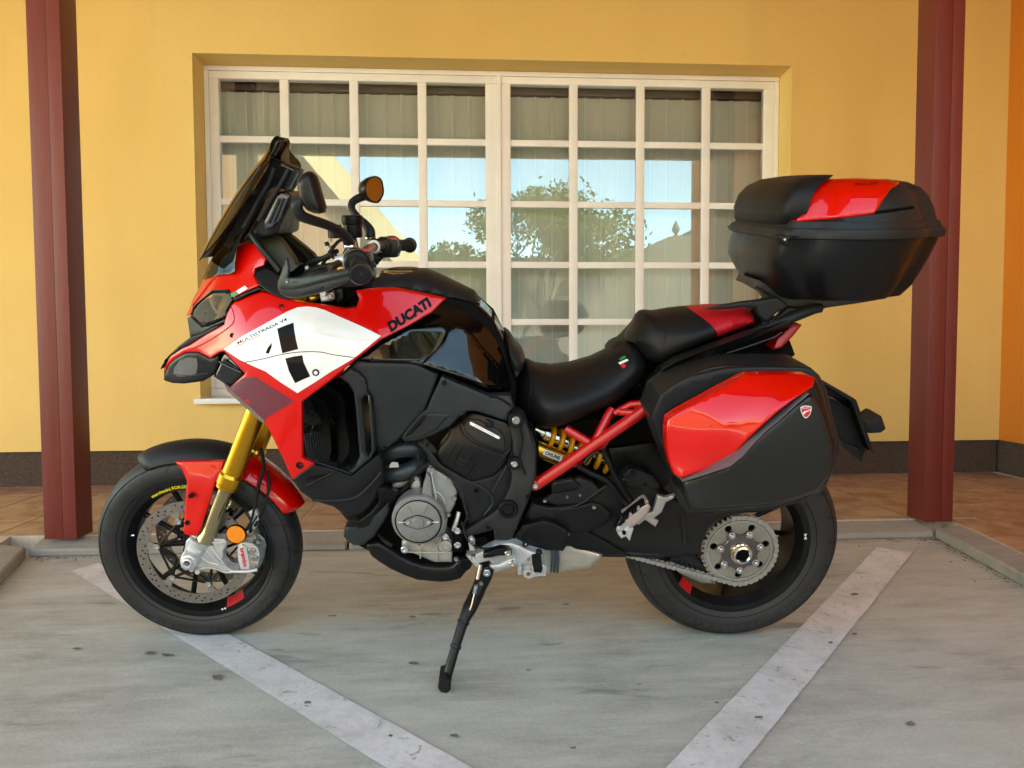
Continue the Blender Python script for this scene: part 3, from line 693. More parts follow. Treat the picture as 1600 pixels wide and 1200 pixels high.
def tyre(c, prof, par, n=96):
    full = [(r, -l) for r, l in prof[::-1]][:-1]+prof if prof[0][1] == 0 else None
    c = Vector(c); m = len(full); V = []; F = []
    for k in range(n):
        a = 2*math.pi*k/n; e = Vector((math.cos(a), 0, math.sin(a)))
        for r, l in full: V.append(c+e*r+Vector((0, l, 0)))
    for k in range(n):
        for j in range(m-1): F.append((k*m+j, k*m+j+1, ((k+1) % n)*m+j+1, ((k+1) % n)*m+j))
    o = mk('tyre', V, F, TYRE, par, 50); me = o.data; uvl = me.uv_layers.new(name='UVMap'); sh = prof[-4][1]
    for p in me.polygons:
        ks = [v//m for v in p.vertices]; wrap = max(ks)-min(ks) > 2
        for li, vi in zip(p.loop_indices, p.vertices):
            k = vi//m; k = n if wrap and k == 0 else k; j = vi % m
            dr = abs(j-(m//2))/(m//2); uvl.data[li].uv = (k/n, min(dr*1.25, 2))
    return o
fprof = [(.300, 0), (.2994, .011), (.2965, .025), (.2905, .039), (.281, .051), (.268, .0585), (.252, .0605), (.236, .057), (.222, .049), (.2165, .045)]
rprof = [(.3205, 0), (.3198, .018), (.3165, .040), (.3095, .060), (.298, .078), (.283, .091), (.264, .0965), (.244, .094), (.228, .086), (.217, .080)]
def wheel(name, c, lip, rimr, prof, hubw, nsp, spl, ph, twin):
    rp = [(rimr+.0045, lip), (rimr+.004, lip-.007), (rimr-.010, lip-.010), (rimr-.018, lip-.022), (rimr-.024, 0)]
    outer = rp+[(r, -l) for r, l in rp[-2::-1]]
    inner = [(rimr+.001, -lip-.0005), (rimr-.012, -lip+.003), (rimr-.021, -lip+.018), (rimr-.030, -lip+.03), (rimr-.031, 0), (rimr-.030, lip-.03), (rimr-.021, lip-.018), (rimr-.012, lip-.003), (rimr+.001, lip+.0005)]
    wobj = lathe(name, c, (0, 1, 0), outer+inner, SBLK, mc, 96, True)
    tyre(c, prof, wobj)
    V, F = lathe_geo(c, (0, 1, 0), [(.018, -hubw), (.035, -hubw), (.042, -hubw*.5), (.040, hubw*.5), (.035, hubw), (.018, hubw)], 32, True); mk('hub', V, F, SBLK, wobj)
    for i in range(nsp):
        a = ph+2*math.pi*i/nsp; mb = MB()
        for s in ((-1, 1) if twin else (0,)):
            a0 = a+s*.13; a1 = a+s*twin; r1 = rimr-.022
            p0 = Vector(c)+Vector((math.cos(a0)*.034, spl*.6, math.sin(a0)*.034)); p1 = Vector(c)+Vector((math.cos(a1)*r1, spl, math.sin(a1)*r1))
            V, F = tube_geo([p0, p0.lerp(p1, .5), p1], [.0105, .0075, .0085], 8, 1.0); mb.add(V, F)
        mb.build('spoke', SBLK, wobj, 50)
    return wobj
fw = wheel('front_wheel', FC, .050, .2145, fprof, .055, 5, 0, math.radians(14), .30)
rw = wheel('rear_wheel', RC, .084, .2150, rprof, .06, 5, -.055, math.radians(30), .26)
rims = bvh(fw); rimr_ = bvh(rw)
# rim print and stickers
def arc_text(s, c, r, a0, a1, h, m, par, lat):
    """letters set round a rim: a0 to a1 in degrees, seen from the left"""
    n = len(s); cu = bpy.data.curves.new('l', 'FONT'); cu.offset = .015; cu.resolution_u = 2
    o = bpy.data.objects.new('l', cu); COL.objects.link(o); dg = bpy.context.evaluated_depsgraph_get(); Vs = []; Fs = []
    cu.body = s; bpy.context.view_layer.update(); me = bpy.data.meshes.new_from_object(o.evaluated_get(bpy.context.evaluated_depsgraph_get())); bpy.data.objects.remove(o)
    Q = np.array([v.co[:] for v in me.vertices]); lo, hi = Q.min(0), Q.max(0)
    for q in Q:
        u = (q[0]-lo[0])/(hi[0]-lo[0]); v = (q[1]-lo[1])/(hi[1]-lo[1])
        a = math.radians(a0+(a1-a0)*u); rr = r+(v-.5)*h
        Vs.append((c[0]+math.cos(a)*rr, lat, c[2]+math.sin(a)*rr))
    return mk('lettering', Vs, [tuple(p.vertices) for p in me.polygons], m, par, 0, fix=False)
def sector(name, c, r0, r1, a0, a1, lat0, lat1, m, par, n=8):
    V = []; F = []
    for i in range(n+1):
        a = math.radians(a0+(a1-a0)*i/n)
        for r, l in ((r0, lat0), (r1, lat1)): V.append((c[0]+math.cos(a)*r, l, c[2]+math.sin(a)*r))
    return mk(name, V, [(2*i, 2*i+2, 2*i+3, 2*i+1) for i in range(n)], m, par, 0, fix=False)
arc_text('marchesini FORGED', FC, .2035, 58, 92, .0100, YPR, fw, .0492)
sector('rim_sticker', FC, .1838, .2032, -129, -111, .0215, .0482, STKR, fw)
sector('rim_sticker', RC, .1835, .2040, -52, -38, .0565, .0825, STKR, rw)

# perforated brake discs
def ring_plate(name, c, ro, ri, lat, th, holes, m, par, n=72, teeth=0, tooth=0):
    def circ(cx, cz, r, k, ph=0): return [Vector((cx+r*math.cos(2*math.pi*i/k+ph), cz+r*math.sin(2*math.pi*i/k+ph))) for i in range(k)]
    if teeth:
        O = []
        for i in range(teeth):
            for f_, rr in ((-.32, ro-tooth), (-.12, ro), (.12, ro), (.32, ro-tooth)): a = 2*math.pi*(i+f_)/teeth; O.append(Vector((rr*math.cos(a), rr*math.sin(a))))
    else: O = circ(0, 0, ro, n)
    loops = [O, circ(0, 0, ri, n)]+[circ(x, y, r, 8 if r < .006 else 14) for x, y, r in holes]
    A = sum(loops, []); E_ = []; st = 0; idx = []
    for l in loops: k = len(l); E_ += [(st+i, st+(i+1) % k) for i in range(k)]; idx.append(range(st, st+k)); st += k
    res = delaunay_2d_cdt(A, E_, [], 0, 1e-7); V2 = np.array([tuple(v) for v in res[0]]); F = np.array([f for f in res[2]])
    cen = V2[F].mean(1); B = np.array([tuple(v) for v in O]); ok = inside(cen, B) & (np.hypot(cen[:, 0], cen[:, 1]) > ri*.999)
    for x, y, r in holes: ok &= np.hypot(cen[:, 0]-x, cen[:, 1]-y) > r*.97
    F = F[ok]; n_ = len(V2)
    V = [(c[0]+x, lat+th/2, c[2]+y) for x, y in V2]+[(c[0]+x, lat-th/2, c[2]+y) for x, y in V2]
    FF = [tuple(f) for f in F]+[tuple(i+n_ for i in f[::-1]) for f in F]; mp = {}
    for ni, og in enumerate(res[3]):
        for q in og: mp[q] = ni
    for l in idx:
        l = [mp[i] for i in l]
        for i in range(len(l)): a, b_ = l[i], l[(i+1) % len(l)]; FF.append((a, b_, b_+n_, a+n_))
    return mk(name, V, FF, m, par, 25)
for s in (1, -1):
    dh = []
    for i in range(36):
        a = 2*math.pi*i/36
        for k, r in enumerate((.1415, .149, .1565)): 
            if (i+k) % 3 != 2: dh.append((r*math.cos(a+k*.06), r*math.sin(a+k*.06), .0034))
    ring_plate('brake_disc', FC, .165, .134, s*.062, .005, dh, DISC, fw)
    # carrier star with bobbins
    mb = MB(); pts = []
    for i in range(6):
        a = math.radians(12+60*i); c_ = Vector(FC)+Vector((0, s*.062, 0)); e = Vector((math.cos(a), 0, math.sin(a))); t_ = Vector((-math.sin(a), 0, math.cos(a)))
        q = [c_+e*.136+t_*.016, c_+e*.136-t_*.016, c_+e*.118-t_*.008, c_+e*.118+t_*.008]
        V = [v+Vector((0, .0022, 0)) for v in q]+[v-Vector((0, .0022, 0)) for v in q]
        mk('disc_tab', V, [(0, 1, 2, 3), (7, 6, 5, 4), (0, 4, 5, 1), (1, 5, 6, 2), (2, 6, 7, 3), (3, 7, 4, 0)], STEEL, fw, 20)
        lathe('disc_bobbin', c_+e*.107, (0, s, 0), [(.0001, .004), (.004, .004), (.0045, .006), (.0095, .0055), (.0105, .003), (.0105, -.003)], CHR, fw, 14)
        for w_ in (-1, 1):
            V, F = tube_geo([c_+e*.107, c_+(e*.055+t_*w_*.030)-Vector((0, s*.012, 0))], .0045, 6); mb.add(V, F)
        a2 = a+math.radians(60); e2 = Vector((math.cos(a2), 0, math.sin(a2)))
        V, F = tube_geo([c_+e*.104, c_+e2*.104], .0035, 6); mb.add(V, F)
    mb.build('disc_carrier', SBLK, fw, 50)
lathe('wheel_valve', P(210, 836, .03), (.9, .3, 0), [(.0001, .012), (.0035, .012), (.0035, 0)], CHR, fw, 10)

# ---------------- front suspension and fender
fk = empty('front_fork', parent=mc)
ftop = LX(1.20, 0, 1.085); fax = LX(1.545, 0, .366)
d = (LX(1.377, 0, .714)-LX(1.462, 0, .528)).normalized()
for s in (1, -1):
    o_ = LX(0, s*.105, 0); a_ = LX(1.462, 0, .523)+o_
    lathe('fork_tube', a_, d, [(.0285, 0), (.0300, .002), (.0300, .010), (.0325, .014), (.0325, .042), (.0275, .050), (.0275, .62)], GOLD, fk, 32)
    lathe('fork_slider', a_+d*.004, -d, [(.0205, 0), (.0205, .13), (.0225, .15), (.0285, .176), (.029, .18)], KHA, fk, 32)
    # axle clamp casting
    if s == 1:
        ob = shell('fork_foot', [(300, 836), (314, 840), (332, 841), (352, 842), (356, 849), (349, 860), (348, 876), (356, 886), (371, 891), (368, 896), (350, 895.5), (336, 890), (318, 888), (303, 890), (290, 891), (283, 886), (281, 877), (283, 868), (288, 861), (291, 845)], .118, ALU, fk, .030, r=5, drop=.006, step=5)
        shell('foot_web', [(327, 846), (346, 846), (344, 853), (342, 862), (344, 874), (338, 872), (326, 856)], .106, XBLK, fk, .012, r=2, drop=.001, step=5)
        for q in ([(300, 849), (320, 858), (344, 880), (366, 893)], [(312, 842), (335, 848), (354, 846)], [(311, 868), (325, 878), (342, 882)], [(303, 890), (330, 887), (352, 894), (372, 894)], [(326, 848), (335, 862), (348, 880)]):
            tube('casting_rib', [P(x, y, .121) for x, y in q], .0026, ALU, fk, 6, 4)
        lathe('clamp_sleeve', P(311, 850, .108), d, [(.026, -.020), (.029, -.018), (.029, .010), (.0295, .012), (.0295, .018), (.022, .02)], ALU, fk, 28)
        text('lettering', 'OHLINS', 304, 859, 5, 20, -14, None, WPR, fk, lat=.140)
        ax = P(294.5, 878, .150); lathe('front_axle', ax, (0, 1, 0), [(.0085, -.03), (.0088, .011), (.0105, .013), (.0145, .011), (.017, .006), (.022, .003), (.0245, -.002), (.0245, -.045)], ALU, fk, 32)
        lathe('axle_bore', ax-Vector((0, .02, 0)), (0, 1, 0), [(.0001, 0), (.0087, 0)], XBLK, fk, 20)
        for (x, y) in ((300, 889), (309, 893)): bolt(x, y, .128, 4, ALU, fk)
    else:
        lathe('fork_foot', LX(1.585, -.125, .300), (0, 1, 0), [(.001, -.01), (.03, -.005), (.033, .01), (.03, .04), (.02, .05)], ALU, fk, 24)
lathe('front_axle_spacer', FC, (0, 1, 0), [(.016, -.12), (.016, .12)], STEEL, fk, 20)
# radial brake calipers
cal = shell('brake_caliper', [(371, 852), (376, 848), (385, 846), (396, 848), (404, 855), (407, 866), (405, 878), (402, 892), (390, 894), (377, 890), (373, 880), (373, 866)], .112, ALU, mc, .055, r=6, drop=.010, step=5)
shell('caliper_face', [(371, 858), (378, 851), (385, 856), (388, 868), (391, 891), (376, 889), (372, 876)], .121, mat('caliper_face_silver', (.62, .60, .60), .4, .3, var=(30, .06)), cal, .010, r=3, drop=.003, step=5)
text('lettering', 'brembo', 381.2, 870.5, 7.0, 30, -78, None, RPR, cal, lat=.1215, bold=.03)
for (x, y, r_) in ((394, 861, 5.5), (398, 872, 5), (396, 884, 4.5), (401, 890, 3)): bolt(x, y, .116, r_, STEEL, cal, 'caliper_bolt')
tube('brake_pipe', [P(402, 890, .125), P(388, 893, .13), P(372, 893, .128), P(360, 893, .124)], .0048, ALU, cal, 8, 5)
shell('brake_caliper', [(371, 852), (385, 846), (404, 855), (407, 866), (402, 892), (377, 890)], -.075, ALU, mc, .055, r=5, drop=.008, step=6)
rf = lathe('reflector', P(368.7, 835, .150), (0, 1, 0), [(.0001, .003), (disc_px(369, 835, .15, 14.2), .002), (disc_px(369, 835, .15, 14.6), 0)], ORG, mc, 36)
lathe('reflector_cup', P(368.7, 835, .149), (0, 1, 0), [(disc_px(369, 835, .15, 14.7), 0), (disc_px(369, 835, .15, 15.6), .002), (disc_px(369, 835, .15, 16), -.006), (.001, -.007)], XBLK, rf, 36)
for (pts, r_) in (([(404, 760, .09), (398, 790, .10), (392, 815, .11), (384, 828, .12)], .0035), ([(418, 735, .05), (420, 765, .07), (409, 800, .09), (398, 822, .10)], .0042), ([(408, 700, .08), (412, 730, .07), (404, 760, .08), (397, 800, .09), (391, 832, .10)], .005), ([(383, 830, .13), (392, 822, .12), (402, 806, .11)], .003)):
    tube('brake_hose', [P(*q) for q in pts], r_, RUB, mc, 8, 5)
shell('hose_clamp', [(388, 800), (400, 796), (405, 812), (398, 828), (386, 826), (394, 813)], .10, ALU, mc, .012, r=2, drop=.002, step=5)
for (x, y, r_) in ((392, 842, 5), (398, 838, 4), (404, 846, 3.5), (384, 839, 4)): bolt(x, y, .12, r_, STEEL, mc, 'banjo_bolt')
# fender: an arch round the tyre, dark in front, red legs and red tail
def arch(name, a0, a1, r0, r1, hw0, hw1, m, n=26, k=9, th=.004, flare=.03):
    V = []; F = []; V2 = []
    for i in range(n+1):
        t = i/n; a = math.radians(a0+(a1-a0)*t); r = r0+(r1-r0)*t; hw = hw0+(hw1-hw0)*t
        if t < .12: hw *= .55+.45*math.sin(t/.12*math.pi/2)
        if t > .9: hw *= .7+.3*math.cos((t-.9)/.1*math.pi/2)
        for j in range(k+1):
            u = (j/k-.5)*2; y = hw*math.sin(u*1.35)/math.sin(1.35); rr = r-flare*(1-math.cos(u*1.35))/(1-math.cos(1.35))
            V.append((FC[0]+math.cos(a)*rr, y, FC[2]+math.sin(a)*rr)); V2.append((FC[0]+math.cos(a)*(rr-th), y*.96, FC[2]+math.sin(a)*(rr-th)))
    K = k+1; N_ = len(V)
    for i in range(n):
        for j in range(k): q = (i*K+j, i*K+j+1, (i+1)*K+j+1, (i+1)*K+j); F.append(q); F.append(tuple(x+N_ for x in q[::-1]))
    bd = [i for i in range(K)]+[i*K+k for i in range(1, n+1)]+[n*K+j for j in range(k-1, -1, -1)]+[i*K for i in range(n-1, 0, -1)]
    for i in range(len(bd)): a, b_ = bd[i], bd[(i+1) % len(bd)]; F.append((a, b_, b_+N_, a+N_))
    return mk(name, V+V2, F, m, mc, 50)
fd = arch('front_fender', 62, 122, .327, .332, .060, .078, MBLK, flare=.045)
# a0.. measured in the bike frame where x points forward
arch('fender_tail', 122.5, 158, .333, .343, .078, .062, RED, flare=.042)
shell('fender_leg', [(273, 721), (290, 720), (320, 719.5), (352, 719), (347, 733), (338, 751), (326, 790), (313, 830), (307, 836), (296, 837), (287, 834), (288, 800), (289, 782), (291, 765), (292, 752), (285, 735)], [(273, 721, .078), (352, 719, .088), (292, 752, .098), (338, 751, .105), (300, 830, .122), (289, 790, .105)], RED, fd, .004, r=7, drop=.007, step=7)
for (x, y) in ((299, 774), (293.5, 816)): bolt(x, y, .113, 4.2, SBLK, fd, 'fender_bolt')
# ---------------- rear: sprocket, chain, swingarm, exhaust
SPL = .112
hs = []
for i in range(7):
    a = 2*math.pi*(i+.2)/7; hs.append((.077*math.cos(a), .077*math.sin(a), .0105))
sp = ring_plate('rear_sprocket', (0, 0, .3205), .1115, .038, SPL, .006, hs, mat('sprocket_alu', (.36, .35, .29), .38, .7, 0, var=(40, .08)), mc, 60, 42, .009)
lathe('sprocket_rim', (0, SPL+.0032, .3205), (0, 1, 0), [(.095, 0), (.094, .0015), (.090, .0015), (.089, 0)], CHR, sp, 60)
lathe('sprocket_hole_shade', (0, SPL-.012, .3205), (0, 1, 0), [(.0001, 0), (.092, 0), (.094, -.006)], XBLK, sp, 48)  # added black disc, paints the shade inside the sprocket holes
# carrier flange with seven lobes
V = []; n = 112
for k in range(n):
    a = 2*math.pi*k/n; ph = ((a/(2*math.pi)*7+.30) % 1); lob = math.exp(-((ph-.5)/.22)**2); r = .052+.019*lob; V.append((r*math.cos(a), SPL+.012, .3205+r*math.sin(a)))
V2 = [(v[0], SPL+.0035, v[2]) for v in V]; V3 = [(v[0]*.96, SPL+.014, .3205+(v[2]-.3205)*.96) for v in V]
mk('sprocket_flange', V3+V+V2, [tuple(range(n))]+[(i, (i+1) % n, (i+1) % n+n, i+n) for i in range(n)]+[(i+n, (i+1) % n+n, (i+1) % n+2*n, i+2*n) for i in range(n)], mat('flange_bronze_grey', (.15, .13, .13), .38, .8, 0, var=(40, .1)), sp, 30)
for i in range(7):
    a = 2*math.pi*(i+.2)/7; c_ = (.0585*math.cos(a), SPL+.014, .3205+.0585*math.sin(a))
    lathe('sprocket_nut', c_, (0, 1, 0), [(.0001, .010), (.0035, .010), (.004, .006), (.0075, .006), (.0085, .004), (.0085, .001), (.0105, .0005), (.0105, -.002)], CHR, sp, 6+6)
lathe('hub_nut', (0, SPL, .3205), (0, 1, 0), [(.0185, -.01), (.0185, .034), (.021, .037), (.0265, .035), (.0275, .026), (.031, .024), (.033, .018), (.033, 0)], CHR, sp, 40)
lathe('hub_bore', (0, SPL, .3205), (0, 1, 0), [(.0001, .016), (.0187, .016), (.0187, .033)], XBLK, sp, 32)
for i in range(14):
    a = 2*math.pi*i/14; lathe('nut_notch', (.030*math.cos(a), SPL+.0255, .3205+.030*math.sin(a)), (0, 1, 0), [(.0001, .0014), (.0026, .0012), (.0028, 0)], GOLD, sp, 8)
# chain: links as sub-parts
ch = empty('drive_chain', parent=mc)
rp_ = .1062; pitch = .01588; path = []
a = math.radians(112)
while a > math.radians(-87):
    a -= pitch/rp_; 
    path.append((rp_*math.cos(math.pi-a-0)*-1*-1 if False else -rp_*math.cos(a)*1.0, .3205+rp_*math.sin(a)))
x0, z0 = path[-1]; dx, dz = .958, .287
path += [(x0+dx*pitch*i, z0+dz*pitch*i) for i in range(1, 34)]
path = path[::-1]
def link_mesh(wide):
    mb = MB(); n = 10; L_ = pitch
    for s in (-1, 1):
        y0 = s*(.0088 if wide else .0065); O = []
        for k in range(n+1): t = math.pi/2+math.pi*k/n; O.append((math.cos(t)*.0068, math.sin(t)*.0068))
        O += [(L_/2, -.0046)]
        for k in range(n+1): t = -math.pi/2+math.pi*k/n; O.append((L_+math.cos(t)*.0068, math.sin(t)*.0068))
        O += [(L_/2, .0046)]
        N_ = len(O); V = [(x, y0+.0011, z) for x, z in O]+[(x, y0-.0011, z) for x, z in O]
        mb.add(V, [tuple(range(N_)), tuple(range(2*N_-1, N_-1, -1))]+[(i, (i+1) % N_, (i+1) % N_+N_, i+N_) for i in range(N_)])
    if wide:
        for x in (0, L_):
            V, F = lathe_geo((x, 0, 0), (0, 1, 0), [(.0001, .0118), (.0026, .0116), (.003, .0098), (.003, -.0098)], 8); mb.add(V, F)
    else:
        for x in (0, L_): V, F = lathe_geo((x, 0, 0), (0, 1, 0), [(.005, .0055), (.005, -.0055)], 10); mb.add(V, F)
    me = bpy.data.meshes.new('chain_link'); me.from_pydata(mb.V, [], mb.F); me.materials.append(CHAIN); me.polygons.foreach_set('use_smooth', [True]*len(me.polygons)); me.set_sharp_from_angle(angle=.6); return me
lm_ = [link_mesh(True), link_mesh(False)]
for i in range(len(path)-1):
    (xa, za), (xb, zb) = path[i], path[i+1]
    o = bpy.data.objects.new('chain_link', lm_[i % 2]); COL.objects.link(o); o.parent = ch; o.location = (xa, SPL, za); o.rotation_euler = (0, -math.atan2(zb-za, xb-xa), 0)
# muffler, low on the near side, and its pipe
mf = shell('muffler', [(838, 858), (846, 846), (870, 845), (896, 852), (942, 865), (938, 872), (922, 888), (890, 891), (862, 896), (838, 896), (830, 880)], [(838, 870, .10), (890, 870, .14), (940, 870, .16)], MUF, mc, .20, r=10, drop=.03, step=8)
for x in (861, 866, 871): tube('weld_band', [P(x, 851, .125), P(x+1, 872, .135), P(x, 894, .115)], .0035, BLUEB, mf, 8, 4)
# swingarm
sw_out = [(820, 808), (830, 786), (862, 791), (900, 786), (935, 762), (975, 745), (1010, 752), (1045, 775), (1075, 790), (1120, 785), (1160, 785), (1215, 792), (1205, 800), (1165, 801), (1130, 808), (1108, 826), (1096, 850), (1096, 868), (1083, 866), (1062, 869), (1020, 873), (985, 871), (942, 870), (900, 862), (862, 845), (838, 822)]
swg = shell('swingarm', sw_out, [(820, 800, .16), (900, 800, .145), (960, 800, .135), (1060, 820, .14), (1160, 790, .135), (1000, 860, .13), (1215, 795, .11)], MBLK, mc, .05, r=10, drop=.016, step=9)
shell('swingarm_strut', [(1040, 872), (1083, 862), (1096, 874), (1111, 902), (1103, 904), (1072, 886), (1056, 880)], .10, GBLK, swg, .03, r=4, drop=.006, step=7)
shell('chain_slider', [(1046, 878), (1060, 879), (1075, 888), (1108, 905), (1118, 912), (1095, 911), (1062, 896)], .085, STEEL, swg, .012, r=3, drop=.003, step=7)
shell('chain_guard', [(860, 838)[:2], (850, 820), (848, 806), (866, 812), (905, 822), (920, 831), (955, 850), (985, 868), (942, 866), (900, 858)], .150, SBLK, swg, .012, r=5, drop=.006, step=8)
shell('swingarm_cover', [(871, 797), (880, 795), (905, 791), (925, 785), (940, 789), (958, 803), (946, 818), (920, 831), (895, 833), (875, 822), (867, 812)], .155, SBLK, swg, .010, r=4, drop=.003, step=8)
shell('swingarm_cover', [(846, 784), (858, 773), (880, 755), (905, 745), (925, 752), (942, 768), (930, 777), (905, 788), (870, 790)], .158, MBLK, swg, .014, r=7, drop=.01, step=8)
shell('swingarm_cover', [(860, 754), (894, 748), (908, 758), (900, 765), (862, 772)], .168, SBLK, swg, .012, r=4, drop=.006, step=7)
shell('hugger', [(972, 742), (984, 731), (1000, 734), (1020, 742), (1032, 758), (1030, 768), (1000, 764), (975, 762)], .148, MBLK, swg, .03, r=6, drop=.01, step=8)
for (x, y, r_) in ((928, 792, 3), (887, 833, 3), (989, 739, 4), (851, 782, 3), (906, 773, 2), (886, 776, 2)): bolt(x, y, .160 if x < 960 else .15, r_, STEEL if r_ < 3.5 else SBLK, swg)
shell('frame_lower_cover', [(815, 820), (850, 812), (866, 816), (890, 830), (885, 842), (886, 852), (880, 861), (855, 860), (832, 857), (808, 842), (803, 838), (812, 826)], .185, SBLK, mc, .04, r=7, drop=.012, step=8)
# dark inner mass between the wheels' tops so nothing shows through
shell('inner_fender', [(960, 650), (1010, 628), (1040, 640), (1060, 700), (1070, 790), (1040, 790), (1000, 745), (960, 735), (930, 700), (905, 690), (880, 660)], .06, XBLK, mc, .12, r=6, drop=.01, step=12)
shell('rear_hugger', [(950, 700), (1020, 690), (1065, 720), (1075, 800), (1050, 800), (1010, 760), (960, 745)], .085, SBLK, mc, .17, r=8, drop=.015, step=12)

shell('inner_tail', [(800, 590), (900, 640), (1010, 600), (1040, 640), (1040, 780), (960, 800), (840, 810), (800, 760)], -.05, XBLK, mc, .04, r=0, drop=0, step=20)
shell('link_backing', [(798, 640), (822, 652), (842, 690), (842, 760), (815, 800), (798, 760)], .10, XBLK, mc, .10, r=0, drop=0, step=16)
# ---------------- engine
eng = empty('engine', parent=mc)
core = shell('crankcase', [(618, 700), (690, 700), (760, 720), (820, 760), (830, 800), (800, 850), (760, 880), (700, 885), (640, 882), (590, 862), (570, 820), (590, 770)], .10, XBLK, eng, .22, r=8, drop=.02, step=14)
shell('engine_side_casting', [(661, 770), (661, 762), (666, 738), (668, 730), (674, 727), (681, 733), (704, 747), (712, 752), (716, 762), (714, 774), (711, 788), (700, 808), (697, 828), (690, 840), (660, 838), (640, 800)], [(665, 735, .17), (710, 760, .165), (690, 830, .17), (655, 800, .18)], mat('engine_plate_grey', (.30, .30, .295), .42, .4, 0, bump=(600, .3, .0005), var=(25, .12)), eng, .08, r=5, drop=.008, step=8)
shell('casting_tower', [(661, 757), (667, 740), (673, 745), (676, 772), (679, 788), (665, 782), (659, 772)], .192, ALUD, eng, .03, r=3, drop=.006, step=6)
tube('casting_rib', [P(674, 738, .18), P(677, 755, .184), P(682, 778, .19), P(680, 790, .19)], .0022, ALU, eng, 6)
tube('casting_rib', [P(681, 768, .178), P(690, 774, .178), P(696, 787, .178)], .0018, ALU, eng, 6, 3)
shell('engine_casting', [(611, 764), (614, 754), (620, 750), (632, 746), (643, 743), (646, 750), (640, 756), (625, 762)], .14, ALU, eng, .04, r=4, drop=.01, step=6)
shell('engine_casting', [(640, 762), (646, 752), (655, 748), (658, 758), (656, 766)], .15, ALU, eng, .04, r=3, drop=.006, step=6)
shell('lower_casting', [(628, 845), (640, 841), (655, 846), (680, 838), (697, 834), (706, 845), (707, 862), (706, 878), (679, 878), (655, 868), (640, 862), (628, 860)], .160, SUMP, eng, .10, r=4, drop=.006, step=7)
for q in ([(640, 846), (657, 854), (657, 872)], [(657, 854), (668, 846)], [(675, 845), (683, 854), (683, 876)], [(683, 854), (690, 842)], [(632, 862), (660, 863), (705, 863)]):
    tube('casting_rib', [P(x, y, .164) for x, y in q], .0028, SUMP, eng, 6)
shell('oil_sump', [(575, 846), (628, 838), (640, 858), (690, 866), (720, 868), (700, 885), (650, 885), (600, 872)], .05, mat('sump_brown_grey', (.16, .15, .11), .5, .4, 0, var=(20, .2)), eng, .2, r=5, drop=.01, step=10)
cc = P(654.5, 812, .200); R0 = .0735
cov = lathe('alternator_cover', cc, (0, 1, 0), [(.0001, .016), (.056, .0155), (.0585, .0145), (.0600, .0125), (.0615, .0125), (.064, .0105), (.0645, .007), (.0700, .006), (R0, .001), (R0, -.05)], ALUD, eng, 72)
gm = MB()
for i in range(6):
    a = math.radians(60*i); e = Vector((math.cos(a), 0, math.sin(a)))
    V, F = tube_geo([cc+e*.030+Vector((0, .0162, 0)), cc+e*.055+Vector((0, .0157, 0))], [.0012, .0022], 6); mk('cover_rib', V, F, ALU if i % 3 == 0 else ALUD, cov, 50)
def eye(sc2, yy0, yy1, m, nm):
    O = []
    for k in range(40):
        t = 2*math.pi*k/40; x = .037*math.cos(t); z = .019*math.sin(t)*(1-.35*abs(math.cos(t))); O.append((x*sc2, z*sc2))
    V = [(cc.x+x, cc.y+yy1, cc.z+z) for x, z in O]+[(cc.x+x*1.03, cc.y+yy0, cc.z+z*1.03) for x, z in O]
    mk(nm, V, [tuple(range(40))]+[(i, (i+1) % 40, (i+1) % 40+40, i+40) for i in range(40)], m, cov, 30)
lathe('cover_groove', cc+Vector((0, .0128, 0)), (0, 1, 0), [(.0600, 0), (.0618, .0003), (.0636, 0)], XBLK, cov, 72)
eye(1.14, .015, .0164, XBLK, 'cover_recess'); eye(1.0, .016, .0185, ALUD, 'cover_eye')
lathe('cover_boss', cc+Vector((0, .018, 0)), (0, 1, 0), [(.0001, .004), (.014, .004), (.016, .002), (.017, 0)], ALUD, cov, 28)
for s in (-1, 1): lathe('cover_screw', cc+Vector((s*.0275, .018, 0)), (0, 1, 0), [(.001, .001), (.002, .003), (.004, .003), (.005, 0)], ALU, cov, 10)
for (x, y, l, r_) in ((676, 734, .175, 4.5), (703, 750, .172, 4), (710, 778, .172, 4), (701, 803.5, .175, 3.5), (651, 747, .16, 4), (696, 838, .172, 5.5), (632.5, 858, .172, 6), (715, 829, .175, 5.5), (715, 851, .175, 5.5), (738, 848, .17, 4.5), (729, 778, .17, 3), (668, 874, .10, 5), (790, 1, 0, 0)[:0] or (713, 873, .15, 4)):
    bolt(x, y, l, r_, CHR if r_ >= 5 else STEEL, eng)
lathe('oil_plug', P(696, 853, .166), (0, 1, 0), [(.0001, .002), (.010, .002), (.011, .005), (.0175, .004), (.0185, -.003)], SUMP, eng, 28)
tube('coolant_pipe', [P(717, 800, .16), P(713, 815, .17), P(708, 828, .165)], .006, ALU, eng, 8, 4)
shell('bolt_carrier', [(708, 812), (722, 815), (724, 862), (706, 862)], .168, XBLK, eng, .02, r=3, drop=.004, step=8)
for (pts, r_) in (([(600, 712, .12), (612, 706, .14), (632, 701, .145), (652, 702, .13), (664, 712, .10)], .0245), ([(598, 742, .12), (615, 741, .14), (636, 737, .145), (654, 727, .13), (668, 716, .10)], .0245), ([(590, 725, .06), (620, 722, .07), (650, 716, .06)], .024)):
    tube('exhaust_header', [P(*q) for q in pts], r_, mat('header_black_blue', (.022, .030, .036), .38, .3, var=(30, .2)), eng, 18, 6)
shell('header_tag', [(609, 726), (613, 722), (622, 723), (623, 730), (608, 731)], .165, ALU, eng, .003, r=1, drop=.0005, step=6)
